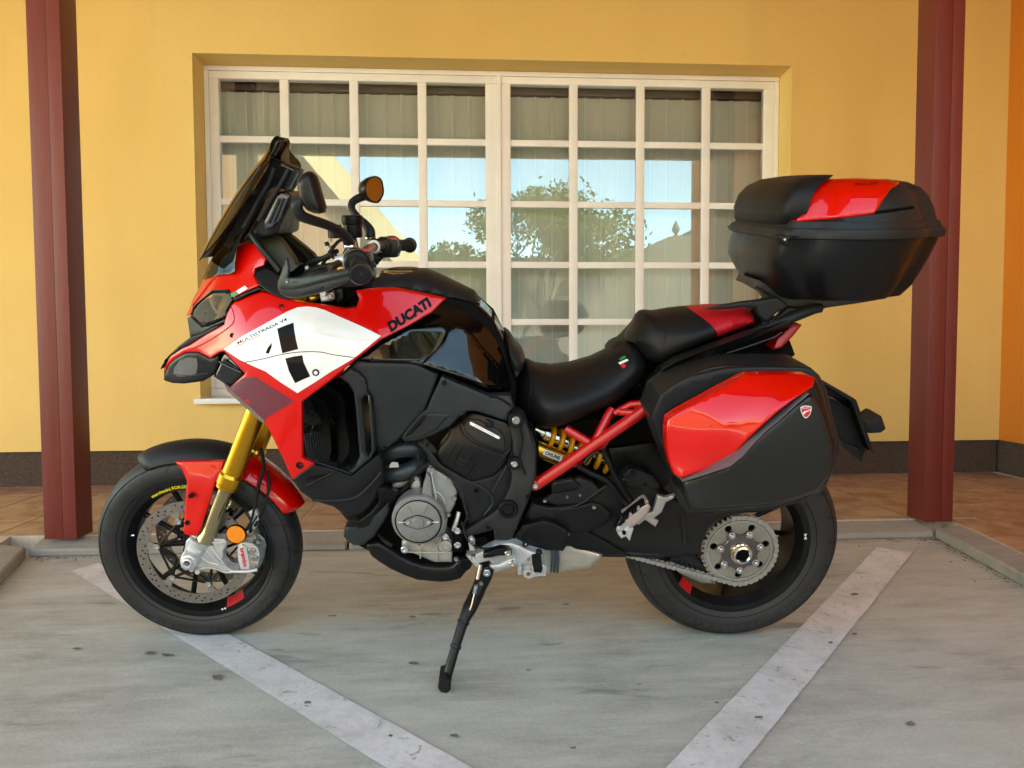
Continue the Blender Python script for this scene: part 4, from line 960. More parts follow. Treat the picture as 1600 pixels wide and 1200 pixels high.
for q, r_ in (([(628, 764, .15), (640, 752, .17), (652, 738, .175), (666, 727, .17), (672, 722, .16)], .0032), ([(652, 705, .16), (654, 722, .17), (657, 735, .17)], .004), ([(722, 815, .18), (728, 838, .20), (740, 852, .205), (760, 857, .20), (785, 852, .19)], .003), ([(720, 780, .17), (733, 795, .17), (728, 812, .175), (722, 835, .18)], .003), ([(624, 770, .15), (640, 757, .165)], .005), ([(592, 835, .12), (602, 846, .14), (613, 853, .15)], .006)):
    tube('cable', [P(*p_) for p_ in q], r_, RUB, eng, 7, 5)

# black engine side covers
E4 = [(620, 686), (640, 684), (660, 692), (676, 708), (690, 725), (725, 746), (740, 751), (770, 742), (787, 727), (800, 697), (812, 700), (822, 740), (822, 790), (800, 800), (782, 792), (760, 808), (732, 822), (727, 800), (716, 772), (705, 750), (690, 738), (672, 726), (664, 708), (650, 694)]
fr = shell('frame_cover', E4, [(620, 686, .15), (690, 725, .175), (740, 751, .19), (800, 700, .19), (782, 792, .18), (732, 822, .165), (822, 740, .175)], MBLK, mc, .05, r=8, drop=.014, step=8)
E3 = [(713, 660), (722, 655), (735, 643), (747, 645), (770, 652), (792, 660), (800, 668), (801, 697), (788, 727), (770, 745), (737, 753), (720, 743), (690, 725), (682, 710), (687, 698), (700, 683), (701, 668)]
hc = shell('head_cover', E3, [(713, 660, .165), (800, 668, .19), (740, 750, .185), (685, 710, .175), (745, 700, .195)], SBLK, mc, .05, r=6, drop=.012, step=8)
hcb = bvh(hc)
decal('head_cover_plate', [(723, 662), (733, 653), (748, 655), (780, 671), (788, 682), (790, 707), (765, 699), (743, 689), (728, 676)], hcb, MBLK, hc, off=.005, thick=.006, step=6, r=3, drop=.004)
tube('cover_ridge', [ (hit(hcb, x, y)[0] or P(x, y, .19))+Vector((0, .003, 0)) for x, y in [(718, 664), (722, 678), (742, 694), (765, 704), (790, 712)]], .0028, MBLK, hc, 6, 3)
for q in ([(694, 722), (706, 703), (716, 692)], [(706, 729), (714, 712), (720, 700)], [(712, 732), (722, 734), (731, 720), (738, 712)], [(729, 744), (737, 730), (742, 722)], [(716, 716), (731, 722)], [(713, 722), (729, 728)]):
    tube('cover_ridge', [(hit(hcb, x, y)[0] or P(x, y, .19))+Vector((0, .0008, 0)) for x, y in q], .0022, SBLK, hc, 6, 3)
for i in range(6): tube('cover_ridge', [(hit(hcb, 767+i*5, 738-i*6)[0] or P(770, 735, .19)), (hit(hcb, 773+i*5, 731-i*6)[0] or P(775, 730, .19))], .0028, SBLK, hc, 6)
decal('white_strip', [(735.2, 660.2), (736.8, 658.8), (780.8, 681.6), (781, 684.2), (779, 685.4), (736, 663.4)], hcb, WHT, hc, off=.0085, thick=.004, step=5)
text('lettering', 'DESMOSEDICI STRADALE', 758, 672.2, 1.6, 34, -27, hcb, PRN, hc, off=.0092)
shell('cover_tab', [(759, 656), (770, 660), (768, 670), (758, 666)], .203, SBLK, hc, .01, r=1.5, drop=.002, step=5)
# frame link with pivot
E5 = [(795, 652), (801, 644), (812, 643), (820, 650), (826, 668), (838, 702), (838, 740), (832, 762), (824, 786), (806, 830), (797, 845), (772, 843), (771, 828), (732, 838), (722, 830), (740, 820), (766, 804), (781, 792), (788, 780), (797, 760), (799, 742), (795, 730), (802, 715), (800, 692), (796, 670)]
fl = shell('frame_link', E5, [(800, 650, .20), (838, 720, .185), (806, 760, .205), (797, 830, .19), (725, 832, .175)], mat('frame_link_grey', (.018, .0175, .017), .44, 0, 0, bump=(900, .25, .0004), var=(12, .2)), mc, .045, r=6, drop=.012, step=7)
for (x, y, r_, m_) in ((806.5, 656.5, 6.5, STEEL), (804, 724.5, 5.5, CHR)):
    lathe('link_boss', P(x, y, .203), (0, 1, 0), [(disc_px(x, y, .2, r_+1), .004), (disc_px(x, y, .2, r_+5), .004), (disc_px(x, y, .2, r_+7), -.004)], SBLK, fl, 28); bolt(x, y, .204, r_, m_, fl)
lathe('pivot_cap', P(794, 795, .205), (0, 1, 0), [(.0001, .005), (.014, .005), (.0155, .003), (.017, .007), (.0235, .007), (.0265, .003), (.027, -.008)], SBLK, fl, 40)
tube('link_rib', [P(x, y, .207) for x, y in [(812, 664), (817, 690), (812, 712), (816, 728), (822, 742)]], .003, SBLK, fl, 6, 4)
bolt(744, 766, .185, 3.2, XBLK, fr)
# ---------------- rider foot bracket, gear linkage, side stand
fb = shell('foot_bracket', [(728, 868), (742, 866), (775, 850), (797, 847), (812, 852), (828, 860), (850, 866), (855, 880), (850, 897), (836, 901), (826, 905), (816, 897), (811, 884), (806, 886), (790, 889), (762, 898), (752, 892), (738, 880)], [(728, 868, .17), (790, 860, .20), (850, 880, .23)], ALU, mc, .03, r=4, drop=.007, step=6)
shell('bracket_window', [(738, 842), (758, 838), (764, 846), (755, 858), (742, 856)], .15, XBLK, fb, .02, r=2, drop=.002, step=6)
shell('shift_sensor', [(755, 865), (780, 856), (795, 857), (800, 862), (799, 868), (780, 868), (768, 871), (755, 872)], .225, SBLK, fb, .02, r=3, drop=.005, step=6)
bolt(793.5, 864, .24, 5, CHR, fb)
shell('gear_lever', [(753, 890), (760, 884), (780, 882), (796, 874), (804, 872.5), (808, 880), (803, 886), (792, 886), (770, 890), (757, 894)], .255, ALU, fb, .010, r=3, drop=.003, step=6)
bolt(800.5, 880, .258, 5, CHR, fb)
shell('linkage_clamp', [(731, 843), (737, 840), (742, 845), (742, 860), (734, 860)], .20, ALU, fb, .015, r=2, drop=.003, step=5); bolt(737, 848, .203, 3.5, STEEL, fb)
lathe('bracket_boss', P(826, 896, .245), (0, 1, 0), [(.0065, -.02), (.0065, .004), (.0125, .004), (.0145, .001), (.0145, -.02)], ALU, fb, 28)
shell('bracket_lug', [(809, 884), (815, 884), (815, 898), (809, 898)], .235, ALU, fb, .02, r=1.5, drop=.002, step=6)
bolt(821, 849, .215, 5, SBLK, fb); bolt(821.5, 849, .219, 2, CHR, fb); bolt(842, 862.5, .225, 5, SBLK, fb); bolt(842, 862.5, .229, 2, CHR, fb); bolt(739.5, 870.5, .205, 4, CHR, fb); bolt(826, 874, .225, 2.5, STEEL, fb)
pg = shell('rider_peg', [(831, 884), (845, 881), (853, 884), (855, 891), (851, 898), (838, 901), (833, 896)], .315, ALU, mc, .055, r=2.5, drop=.003, step=6)
shell('peg_rubber', [(832, 883), (846, 880), (848, 888), (846, 895), (834, 894)], .322, RUB, pg, .058, r=2, drop=.002, step=6)
for i in range(5): shell('peg_tooth', [(834+i*3.8, 900), (835.8+i*3.8, 893), (837.6+i*3.8, 900)], .320, ALU, pg, .05, r=0, drop=0, step=6)
for i in range(3): tube('peg_groove', [P(836+i*4, 882, .323), P(837+i*4, 894, .323)], .0012, XBLK, pg, 5)
st = empty('side_stand', parent=mc)
sp_ = [P(756, 893, .235), P(748, 920, .26), P(734, 950, .30), P(724, 972, .325), P(712, 1010, .36), P(702, 1045, .39), P(696, 1068, .405)]
tube('stand_leg', sp_, [.017, .0195, .0195, .014, .0125, .0125, .0115], SBLK, st, 14, 4)
for i_, k_ in ((3, 1.25), (4, 1.15)): 
    d_ = (sp_[i_+1]-sp_[i_-1]).normalized(); lathe('stand_collar', sp_[i_], d_, [(.012, -.006), (.0155*k_*.85, -.004), (.0155*k_*.85, .004), (.012, .006)], SBLK, st, 16)
shell('stand_yoke', [(748, 888), (764, 884), (772, 892), (768, 905), (758, 925), (748, 935), (740, 925), (744, 905)], .265, SBLK, st, .03, r=4, drop=.006, step=6)
bolt(760.5, 894.5, .27, 6, CHR, st); bolt(752, 911, .268, 3.2, STEEL, st)
ft = P(693, 1079, .41)
shell('stand_foot', [(686, 1062), (697, 1058), (704, 1064), (704, 1078), (697, 1083), (688, 1081), (684, 1074)], .430, RUB, st, .055, r=3, drop=.006, step=5)
tube('stand_spring', [P(751, 882, .275), P(746, 905, .285)], .0048, mat('spring_pink_steel', (.62, .48, .44), .35, .8, 0, var=(50, .1)), st, 10)
hx = []; a0 = P(744.5, 914, .285); a1 = P(741, 928, .30)
for i in range(64): t = i/63; c_ = a0.lerp(a1, t); hx.append(c_+Vector((math.cos(t*44)*.0048, math.sin(t*44)*.0048, 0)))
tube('stand_coil', hx, .0012, STEEL, st, 5)
tube('stand_hook', [P(741, 928, .30), P(737, 945, .315), P(734, 953, .32)], .002, CHR, st, 6)
# ---------------- passenger peg and its struts
pp = empty('passenger_footrest', parent=mc)
for q in ([(903, 728), (925, 740), (950, 752), (968, 775), (987, 796)], [(943, 703), (950, 718), (962, 745), (978, 772), (993, 792)], [(913, 724), (923, 712), (935, 706)]):
    tube('peg_strut', [P(x, y, .175) for x, y in q], .0085 if len(q) > 3 else .005, SBLK, pp, 8, 3)
shell('peg_holder', [(960, 825), (968, 812), (974, 795), (985, 790), (995, 800), (985, 815), (976, 832), (966, 836)], .19, SBLK, pp, .02, r=4, drop=.006, step=7)
pgm = shell('peg', [(976, 812), (990, 803), (1005, 790), (1013, 786), (1017, 792), (1012, 803), (995, 819), (984, 826)], .25, PINKM, pp, .06, r=3, drop=.004, step=6)
for i in range(6):
    x = 979+i*6.3; y = 812-i*5.1; shell('peg_tooth', [(x-2.4, y+1), (x-1, y-4), (x+1.5, y-5.2), (x+3, y-2)], .254, PINKM if i % 2 else SBLK, pp, .02, r=0, drop=0, step=6)
shell('peg_back', [(973, 808), (985, 797), (1004, 783), (1015, 784), (1010, 790), (990, 804), (978, 814)], .245, XBLK, pp, .02, r=2, drop=.003, step=6)
shell('peg_hinge', [(965, 834), (974, 828), (983, 820), (990, 826), (986, 838), (984, 845), (978, 838), (971, 841)], .235, ALU, pp, .03, r=2, drop=.003, step=5)
bolt(975, 832, .238, 3, XBLK, pp); bolt(966, 823, .20, 3, CHR, pp)
shell('heel_plate', [(1028, 774), (1040, 777), (1054, 773), (1053, 778), (1040, 785), (1034, 800), (1021, 810), (1029, 814), (1024, 823), (1008, 812), (998, 820), (995, 818), (1010, 803), (1020, 799)], .17, mat('heel_silver', (.55, .54, .52), .4, .5, 0, var=(30, .1)), pp, .012, r=2.5, drop=.003, step=6)
# ---------------- shock absorber
sk = empty('rear_shock', parent=mc)
s0 = P(850, 676, .03); s1 = P(962, 728, .03); ax_ = (s1-s0).normalized(); ln = (s1-s0).length
lathe('shock_body', s0, ax_, [(.001, -.03), (.017, -.03), (.019, 0), (.024, .002), (.024, .02), (.019, .022), (.019, ln*.55), (.010, ln*.56), (.010, ln), (.02, ln), (.02, ln+.02)], CHR, sk, 28)
u_, v_ = frame_of(ax_); hx = []
for i in range(200):
    t = i/199; a = t*2*math.pi*7.3; hx.append(s0+ax_*(ln*(.03+t*.93))+(u_*math.cos(a)+v_*math.sin(a))*.0285)
tube('spring', hx, .0072, YEL, sk, 10)
r0 = P(836, 700, .06); r1 = P(884, 719, .06); ra = (r1-r0).normalized(); rl = (r1-r0).length
res_ = lathe('oil_reservoir', r0, ra, [(.001, 0), (.022, 0), (.0245, .003), (.0245, rl-.004), (.022, rl), (.001, rl)], GOLD, sk, 32)
rb = bvh(res_); decal('reservoir_label', [(850, 702), (879, 713.5), (877, 722), (848, 710)], rb, WPR, res_, off=.0008, step=4, fall=.08)
text('lettering', 'OHLINS', 863.5, 711.5, 5.4, 24, -22, rb, PRN, res_, off=.0016, bold=.04, lat=.085)
tube('shock_bolt', [P(958, 716, .06), P(976, 727, .06)], .006, STEEL, sk, 8)
# ---------------- red trellis subframe
tf = empty('trellis_subframe', parent=mc)
def pipe(q, r_, nm='frame_tube'): return tube(nm, [P(*p_) for p_ in q], r_, REDF, tf, 14)
pipe([(838, 757, .165), (880, 729, .165), (925, 697, .16), (975, 663, .155), (1014, 635, .15)], .0165)
pipe([(884, 670, .13), (926, 695, .155)], .0125); pipe([(930, 690, .155), (951, 648, .13), (956, 640, .12)], .0125)
pipe([(968, 644, .14), (992, 645, .15)], .010); pipe([(960, 646, .13), (985, 632, .13), (1012, 630, .14)], .010); pipe([(1014, 635, .15), (1022, 641, .14), (1024, 662, .12)], .012)
shell('gusset', [(880, 716), (905, 704), (935, 690), (945, 678), (957, 672), (953, 690), (943, 702), (930, 705), (912, 716), (908, 728), (897, 731), (886, 728)], .155, REDF, tf, .014, r=4, drop=.004, step=7)
shell('gusset', [(985, 657), (990, 640), (1000, 632), (1016, 630), (1020, 640), (1010, 650)], .142, REDF, tf, .010, r=3, drop=.003, step=7)
shell('gusset', [(952, 680), (975, 664), (990, 655), (985, 664), (970, 676), (955, 686)], .152, REDF, tf, .010, r=3, drop=.003, step=7)
lathe('frame_eye', P(836.5, 758.5, .178), (0, 1, 0), [(.007, .001), (disc_px(836, 758, .18, 8), .001), (disc_px(836, 758, .18, 9.5), -.004), (disc_px(836, 758, .18, 9.5), -.03)], REDF, tf, 28); bolt(836.5, 758.5, .178, 5, CHR, tf)
for s in (-1,): tube('frame_tube', [LX(p_.x, -p_.y, p_.z) for p_ in (P(838, 757, .165), P(925, 697, .16), P(1014, 635, .15))], .0165, REDF, tf, 12)

# ---------------- tank and bodywork
tank_out = [(545, 452), (560, 445), (590, 440), (640, 437), (680, 444), (735, 468), (750, 477), (768, 496), (787, 524), (790, 545), (797, 575), (805, 600), (795, 612), (765, 612), (735, 600), (690, 584), (650, 574), (600, 570), (557, 570), (540, 560), (520, 520), (525, 480)]
TW = [(545, 452, .09), (652, 455, .085), (697, 466, .085), (750, 480, .075), (790, 545, .09), (800, 600, .10), (765, 608, .165), (700, 575, .195), (600, 565, .205), (700, 520, .150), (600, 490, .150), (640, 540, .190), (740, 560, .160), (740, 510, .115)]
tk = shell('fuel_tank', [(557, 455), (600, 450), (652, 455), (697, 465), (740, 477), (750, 476), (766, 492), (787, 524), (790, 543), (797, 575), (806, 598), (800, 610), (765, 612), (735, 599), (690, 583), (650, 573), (600, 568), (557, 566), (545, 560), (530, 520), (535, 475)], TW, GBLK, mc, .06, r=12, drop=.03, step=7, mirror=True)
# the recessed cheek that mirrors the bright sky
tkb = bvh(tk)
ck = shell('tank_cheek', [(692, 532), (700, 514), (712, 507), (727, 510), (738, 520), (752, 540), (775, 565), (792, 590), (797, 605), (780, 609), (755, 602), (720, 590), (680, 578), (655, 570), (672, 552)], [(692, 530, .176), (727, 510, .148), (797, 600, .128), (775, 607, .185), (680, 576, .212), (655, 570, .214), (740, 560, .176), (760, 545, .145)], GBLK, mc, .05, r=9, drop=.016, bulge=.004, step=6)
shell('tank_spine', [(560, 462), (640, 455), (690, 460), (740, 474), (770, 500), (790, 540), (808, 600), (806, 645), (700, 640), (600, 640), (556, 590), (530, 540), (530, 480)], .10, XBLK, mc, .20, r=10, drop=.02, step=16)
top = puff('tank_top_cover', [(540, 441), (552, 441), (565, 443), (587, 437), (592, 429), (602, 425), (632, 423), (662, 424), (675, 429), (705, 443), (740, 460), (750, 475), (740, 479), (700, 469), (652, 459), (615, 453), (580, 453), (545, 452)], [(540, 445, .10), (600, 430, .08), (662, 426, .08), (745, 470, .07), (600, 450, .145), (700, 468, .13), (660, 455, .14)], MBLK, mc, r=16, w0=.02, ol=.07, step=6)
lathe('fuel_cap', P(632, 427, .0), (0, 0, 1), [(.0001, .012), (.045, .012), (.058, .010), (.066, .006), (.068, -.004)], CHR, mc, 48)
lathe('fuel_cap_lid', P(632, 427, .0)+Vector((0, 0, .0125)), (0, 0, 1), [(.0001, .002), (.04, .002), (.042, 0)], SBLK, mc, 40)

FOUT = [(366, 471), (408, 455), (421, 458), (450, 467), (466, 471), (505, 476), (540, 482), (557, 480), (561, 467), (556, 454), (585, 450), (615, 449), (652, 456), (697, 466), (675, 488), (637, 510), (595, 531), (557, 561), (515, 596), (472, 628), (473, 715), (491, 725), (457, 749), (440, 711), (413, 657), (385, 630), (358, 607), (383, 584), (350, 549), (343, 551), (329, 560), (310, 550), (290, 551), (274, 560), (264, 569), (258, 583), (257, 574), (266, 557), (285, 544), (297, 539), (320, 524), (350, 507), (353, 495), (361, 477)]
FF_ = [(258, 580, .035), (290, 545, .09), (330, 540, .13), (366, 471, .155), (408, 455, .165), (350, 548, .175), (465, 472, .185), (515, 590, .255), (595, 525, .23), (560, 482, .185), (615, 449, .150), (697, 466, .158), (472, 628, .265), (440, 711, .255), (457, 749, .25), (473, 715, .262), (358, 607, .185), (420, 560, .245), (380, 520, .205), (460, 550, .25), (637, 505, .195), (500, 520, .235)]
fa = shell('side_fairing', FOUT, FF_, RED, mc, .012, r=6, drop=.007, step=7, mirror=True)
fab = bvh(fa)
def fdec(nm, q, m, off, **k): return decal(nm, q, fab, m, fa, off=off, step=6, **k)
fdec('burgundy_panel', [(359, 607), (380, 590.5), (399, 588.5), (430, 608), (459.5, 627), (436, 641), (413.5, 655), (385, 629.5)], DRED, .0010)
fdec('white_panel', [(350.5, 545.5), (380, 525), (420, 503), (448, 487.5), (465, 480.5), (480, 479.2), (493, 480.5), (508, 485), (535, 497), (565, 510), (595.5, 525), (576, 541), (552.5, 560), (534, 571), (515, 582), (490, 598.5), (465, 614), (440, 598), (415, 580), (395, 571.5), (375, 562)], WHT, .0012)
fdec('number_block', [(433.5, 514), (446, 509), (459, 504.3), (460, 516), (463, 532), (466.3, 545.5), (453, 549), (441.5, 552), (438, 536)], PRN, .0018)
fdec('number_block', [(446, 560), (459, 557), (472.5, 555), (475, 567), (485, 588), (473, 593), (461.5, 598.5), (452, 580)], PRN, .0018)
fdec('number_block', [(425.5, 535.5), (424.5, 543), (420.5, 552.8), (415.5, 551.5), (419, 543)], PRN, .0018)
text('lettering', 'MULTISTRADA V4', 410, 517.5, 4.6, 85, 26, fab, PRN, fa, off=.0019, bold=.01)
text('lettering', 'PIKES PEAK', 389, 532.5, 3.2, 44, 25, fab, RPR, fa, off=.0019)
text('lettering', 'DUCATI', 639.5, 491.5, 16.5, 76, 33, fab, PRN, fa, off=.0016, bold=.055, shear=.12)
def seam(q, t, m=XBLK, r_=.0013, nm='panel_gap', par=None, fall=.2, off=.0006):
    pts = []
    for x, y in crom(q, 5):
        l_, n_ = hit(t, x, y); pts.append((l_ if l_ is not None else P(x, y, fall))+(n_*off if n_ is not None else Vector((0, 0, 0))))
    return tube(nm, pts, r_, m, par or mc, 5)
seam([(383, 566), (410, 561), (440, 554), (470, 550), (500, 550), (520, 554), (556, 559)], fab, par=fa)
seam([(361, 478), (366, 500), (353, 515), (320, 536), (300, 545)], fab, REDF, .0014, par=fa)
for (x, y, r_) in ((363, 524, 4), (439.5, 479, 4), (493.5, 582, 6), (468.5, 727, 6.5)):
    l_, n_ = hit(fab, x, y); rr = disc_px(x, y, l_.y, r_); lathe('fairing_screw', l_, (0, 1, 0), [(.001, .0005), (rr*.5, .0005), (rr*.55, .002), (rr*.9, .0025), (rr, -.001)], SBLK, fa, 16)
# grey ducted lip under the burgundy panel
shell('duct_lip', [(349, 598), (359, 607), (385, 630), (413, 657), (414, 663), (404, 656), (378, 632), (356, 612)], [(349, 598, .16), (413, 660, .215), (385, 632, .20)], mat('lip_grey', (.20, .19, .18), .4, var=(30, .1)), mc, .02, r=2, drop=.004, step=6)
# beak, lamp, nose
bk = shell('beak_top', [(351, 504), (335, 510), (318, 520), (297, 527), (279, 541), (264, 555), (258, 569), (257, 574), (266, 557), (285, 544), (297, 539), (320, 524), (350, 507)], [(351, 505, .13), (318, 520, .10), (264, 555, .03), (257, 574, .018), (279, 541, .05)], MBLK, mc, .05, r=2, drop=.006, step=5, mirror=True)
shell('beak_core', [(352, 500), (318, 518), (280, 541), (262, 560), (260, 592), (318, 594), (345, 560), (370, 540)], [(352, 500, .12), (262, 575, .022), (318, 590, .09), (300, 535, .06)], MBLK, mc, .04, r=3, drop=.01, step=8, mirror=True)
bd_ = shell('beak_duct', [(256, 586), (258, 583), (264, 569), (274, 560), (290, 551), (310, 550), (329, 560), (343, 551), (342, 570), (334, 586), (318, 595.5), (288, 599.5), (270, 598.5), (258, 595)], [(258, 588, .035), (290, 553, .09), (330, 562, .13), (318, 594, .11), (288, 598, .08), (343, 555, .14)], SBLK, mc, .03, r=4, drop=.008, step=6, mirror=True)
bdb = bvh(bd_)
decal('duct_window', [(271, 584), (273, 574), (281, 563), (295, 558), (308, 559.5), (309.5, 570), (307, 584), (290, 588), (278, 588)], bdb, mat('duct_grey', (.10, .095, .09), .25, 0, .5, var=(20, .1)), bd_, off=.001, step=5)
seam([(258, 585.5), (275, 585), (300, 587), (325, 583)], bdb, DGRY, .0015, 'duct_ridge', bd_, .08)
shell('lamp_housing', [(293, 497), (298, 494), (316, 511), (333, 506), (351, 498), (352, 503), (335, 510), (318, 521), (302, 525), (297, 527)], [(295, 500, .04), (316, 511, .08), (351, 500, .145)], MBLK, mc, .05, r=3, drop=.006, step=6, mirror=True)
hl = shell('headlight', [(297.5, 492.5), (302, 482), (309, 473), (320, 463), (332, 455.5), (354, 454.5), (361, 460), (365, 469), (361, 477), (353, 493), (351, 498), (332, 506), (316.5, 511), (307, 502)], [(297, 492, .045), (332, 457, .115), (360, 462, .150), (352, 496, .150), (316, 511, .085)], LENS, mc, .002, r=4, drop=.006, step=6, mirror=True)
shell('lamp_bowl', [(299, 490), (320, 463), (354, 456), (362, 468), (351, 496), (318, 508)], [(299, 490, .02), (332, 457, .085), (360, 462, .125), (352, 496, .125), (316, 508, .055)], mat('lamp_bowl_brown', (.035, .022, .018), .3, .2, .2, var=(12, .3)), mc, .01, r=0, drop=0, step=8, mirror=True)
for (x, y, r_, l) in ((340, 480, 9, .115), (322, 488, 7, .085)): lathe('lamp_projector', P(x, y, l), (.8, .6, 0), [(.0001, .006), (.008, .005), (.014, 0), (.018, -.01)], GBLK, hl, 20)
shell('lamp_blade', [(343, 487), (353, 474), (357, 458), (362, 462), (362, 476), (354, 492), (346, 494)], .147, mat('lamp_blade_cream', (.16, .13, .10), .2, .3, .6, var=(20, .1)), hl, .002, r=0, drop=0, step=6)
shell('lamp_brow', [(297, 492), (302, 478), (311, 470), (331, 453), (355, 452), (362, 459), (354, 456.5), (332, 457), (318, 466), (306, 478), (299, 491)], [(297, 492, .047), (332, 455, .120), (362, 459, .152)], SBLK, mc, .01, r=1.5, drop=.002, step=5, mirror=True)
NOUT = [(291, 494), (302, 466), (313, 446), (318, 436), (330, 415), (348, 396), (368, 384), (387, 380), (399, 380), (405, 386), (410, 396), (416, 404), (412, 415), (399, 420), (397, 430), (402, 440), (406, 446), (386, 455), (365, 465), (356, 456), (331, 456), (311, 473), (302, 482), (297.5, 491)]
no = shell('nose_cowl', NOUT, [(291, 494, .012), (318, 436, .012), (302, 466, .012), (348, 396, .03), (387, 380, .085), (399, 400, .12), (406, 446, .165), (365, 463, .155), (331, 457, .118), (302, 480, .05), (360, 430, .11), (335, 440, .085)], RED, mc, .012, r=4, drop=.006, step=7, mirror=True)
nob = bvh(no)
seam([(302, 477), (318, 456), (330, 440), (341, 430)], nob, REDF, .0035, 'nose_ridge', no, .05)
decal('flag_sticker', [(369, 455), (383, 446.5), (387.5, 451), (373.5, 459)], nob, WPR, no, off=.001, step=4, fall=.15)
decal('flag_sticker', [(357, 461.5), (369, 455), (373, 459.3), (359, 465.5)], nob, GRN, no, off=.001, step=4, fall=.15)
shell('cowl_vent', [(365, 466), (405, 448), (408, 452), (385, 461), (367, 471)], [(365, 466, .163), (408, 450, .172)], SBLK, mc, .02, r=1.5, drop=.002, step=5, mirror=True)
shell('cockpit_side', [(399, 420), (412, 415), (420, 419), (436, 430), (438, 445), (450, 462), (455, 470), (440, 466), (421, 458), (406, 446), (397, 432)], [(399, 420, .12), (455, 468, .185), (406, 446, .165), (436, 430, .14)], MBLK, mc, .03, r=3, drop=.005, step=7, mirror=True)
shell('fork_shroud', [(455, 470), (470, 455), (500, 450), (540, 446), (560, 452), (562, 470), (557, 480), (540, 482), (505, 476)], .10, XBLK, mc, .2, r=4, drop=.01, step=10)
for (x0_, y0_, x1_, y1_, l, m_) in ((500, 462, 514, 470, .16, ALU), (512, 458, 522, 469, .15, STEEL), (482, 464, 494, 469, .16, GOLD), (524, 452, 536, 470, .13, SBLK)):
    shell('fork_crown', [(x0_, y0_), (x1_, y0_-3), (x1_+2, y1_), (x0_+2, y1_+2)], l, m_, mc, .05, r=3, drop=.008, step=5)
bolt(505, 458, .165, 5, ALU, mc); bolt(516, 463, .165, 4, STEEL, mc)
# black ducts between red lip and matte side
wg = [(351, 541), (343, 552), (350, 549), (362, 561), (383, 584), (358, 607), (349, 598), (334, 588), (342, 572)]
shell('beak_root', wg, [(343, 550, .14), (383, 584, .19), (350, 598, .15)], GBLK, mc, .05, r=5, drop=.012, step=6, mirror=True)
tube('duct_blade', [P(343, 565, .16), P(360, 574, .18), P(378, 582, .195)], .004, GBLK, mc, 8, 3)
shell('upper_duct', [(557, 561), (595, 533), (640, 512), (690, 508), (702, 514), (690, 540), (672, 566), (640, 568), (575, 566)], [(557, 562, .215), (640, 512, .185), (700, 512, .165), (672, 566, .20)], GBLK, mc, .04, r=4, drop=.01, step=7)

# matte side panels and the vents
E1 = [(557, 563), (575, 566), (610, 567), (640, 568), (655, 571), (684, 585), (680, 600), (664, 641), (640, 667), (622, 688), (606, 700), (592, 705), (586, 690), (583, 640), (580, 617), (573, 612), (571, 592), (560, 582), (547, 576)]
sp1 = shell('side_panel', E1, [(557, 563, .225), (655, 571, .215), (684, 585, .205), (640, 667, .190), (600, 700, .185), (583, 640, .205), (615, 620, .21), (571, 595, .225)], DGRY, mc, .03, r=6, drop=.010, step=8, mirror=True)
E2 = [(690, 588), (727, 603), (763, 618), (798, 617), (804, 637), (794, 646), (792, 658), (767, 650), (742, 642), (730, 642), (720, 648), (703, 666), (677, 680), (653, 688), (632, 690), (626, 684), (640, 665), (658, 645), (666, 640), (677, 615)]
sp2 = shell('side_panel', E2, [(690, 588, .208), (798, 620, .185), (792, 655, .195), (730, 645, .205), (630, 688, .185), (665, 640, .205)], DGRY, mc, .03, r=5, drop=.009, step=7, mirror=True)
s2b = bvh(sp2); bolt(694, 598, .213, 4, SBLK, sp2)
decal('panel_facet', [(666, 647), (676, 645), (708, 647), (696, 655), (682, 670), (660, 682), (632, 686), (650, 668)], s2b, DGRY, sp2, off=.004, thick=.005, step=6, r=3, drop=.004)
decal('vent_mesh', [(634, 680), (645, 667), (661, 649), (668, 648), (656, 664), (642, 678)], s2b, XBLK, sp2, off=.0052, thick=.002, step=5)
for i in range(15):
    t = i/14; x = 637+27*t; y = 677-27*t; tube('vent_bar', [P(x-1.6, y-1.6, .211), P(x+2.2, y+2.2, .211)], .0011, SBLK, sp2, 5)
seam([(764, 620), (780, 622), (798, 634)], s2b, SBLK, .003, 'panel_crease', sp2)
# louvred wing
fin1 = [(530, 589), (547, 576), (560, 582), (571, 592), (574, 610), (577, 617), (583, 640), (586, 703), (580, 716), (575, 720), (549, 742), (541, 739), (556, 727), (562, 712), (560, 690), (556, 640), (553, 614), (545, 600)]
f1 = shell('side_vent_wing', fin1, [(530, 589, .235), (571, 592, .235), (556, 640, .222), (560, 712, .215), (549, 741, .23), (583, 660, .215)], DGRY, mc, .10, r=4, drop=.007, step=6, holes=[[(564, 624), (572, 615.5), (578, 617), (580, 650), (583, 703), (578, 714), (572, 707), (568, 665)]], mirror=True)
tube('vent_lip', [P(x, y, .222) for x, y in [(572, 616), (578, 618), (580, 655), (583, 702), (578, 714)]], .003, DGRY, f1, 6)
fin2 = [(494, 604), (512, 602), (524, 609), (533, 617), (538, 628), (540, 660), (546, 693), (545, 708), (533, 728), (522, 733), (528, 712), (524, 660), (520, 635)]
shell('vent_fin', fin2, [(500, 605, .12), (538, 628, .205), (546, 693, .20), (533, 728, .215), (520, 650, .12)], XBLK, mc, .004, r=1.5, drop=.002, step=6)
fin3 = [(478, 622), (490, 618), (500, 623), (507, 630), (513, 643), (517, 685), (518, 707), (512, 720), (500, 722), (506, 700), (502, 660), (492, 640)]
shell('vent_fin', fin3, [(480, 622, .10), (512, 643, .175), (518, 700, .17), (512, 720, .19), (498, 660, .09)], XBLK, mc, .004, r=1.5, drop=.002, step=6)
shell('vent_floor', [(474, 625), (515, 596), (548, 590), (566, 640), (566, 715), (548, 740), (490, 726), (474, 716)], [(474, 660, .03), (560, 660, .10)], XBLK, mc, .02, r=0, drop=0, step=14)
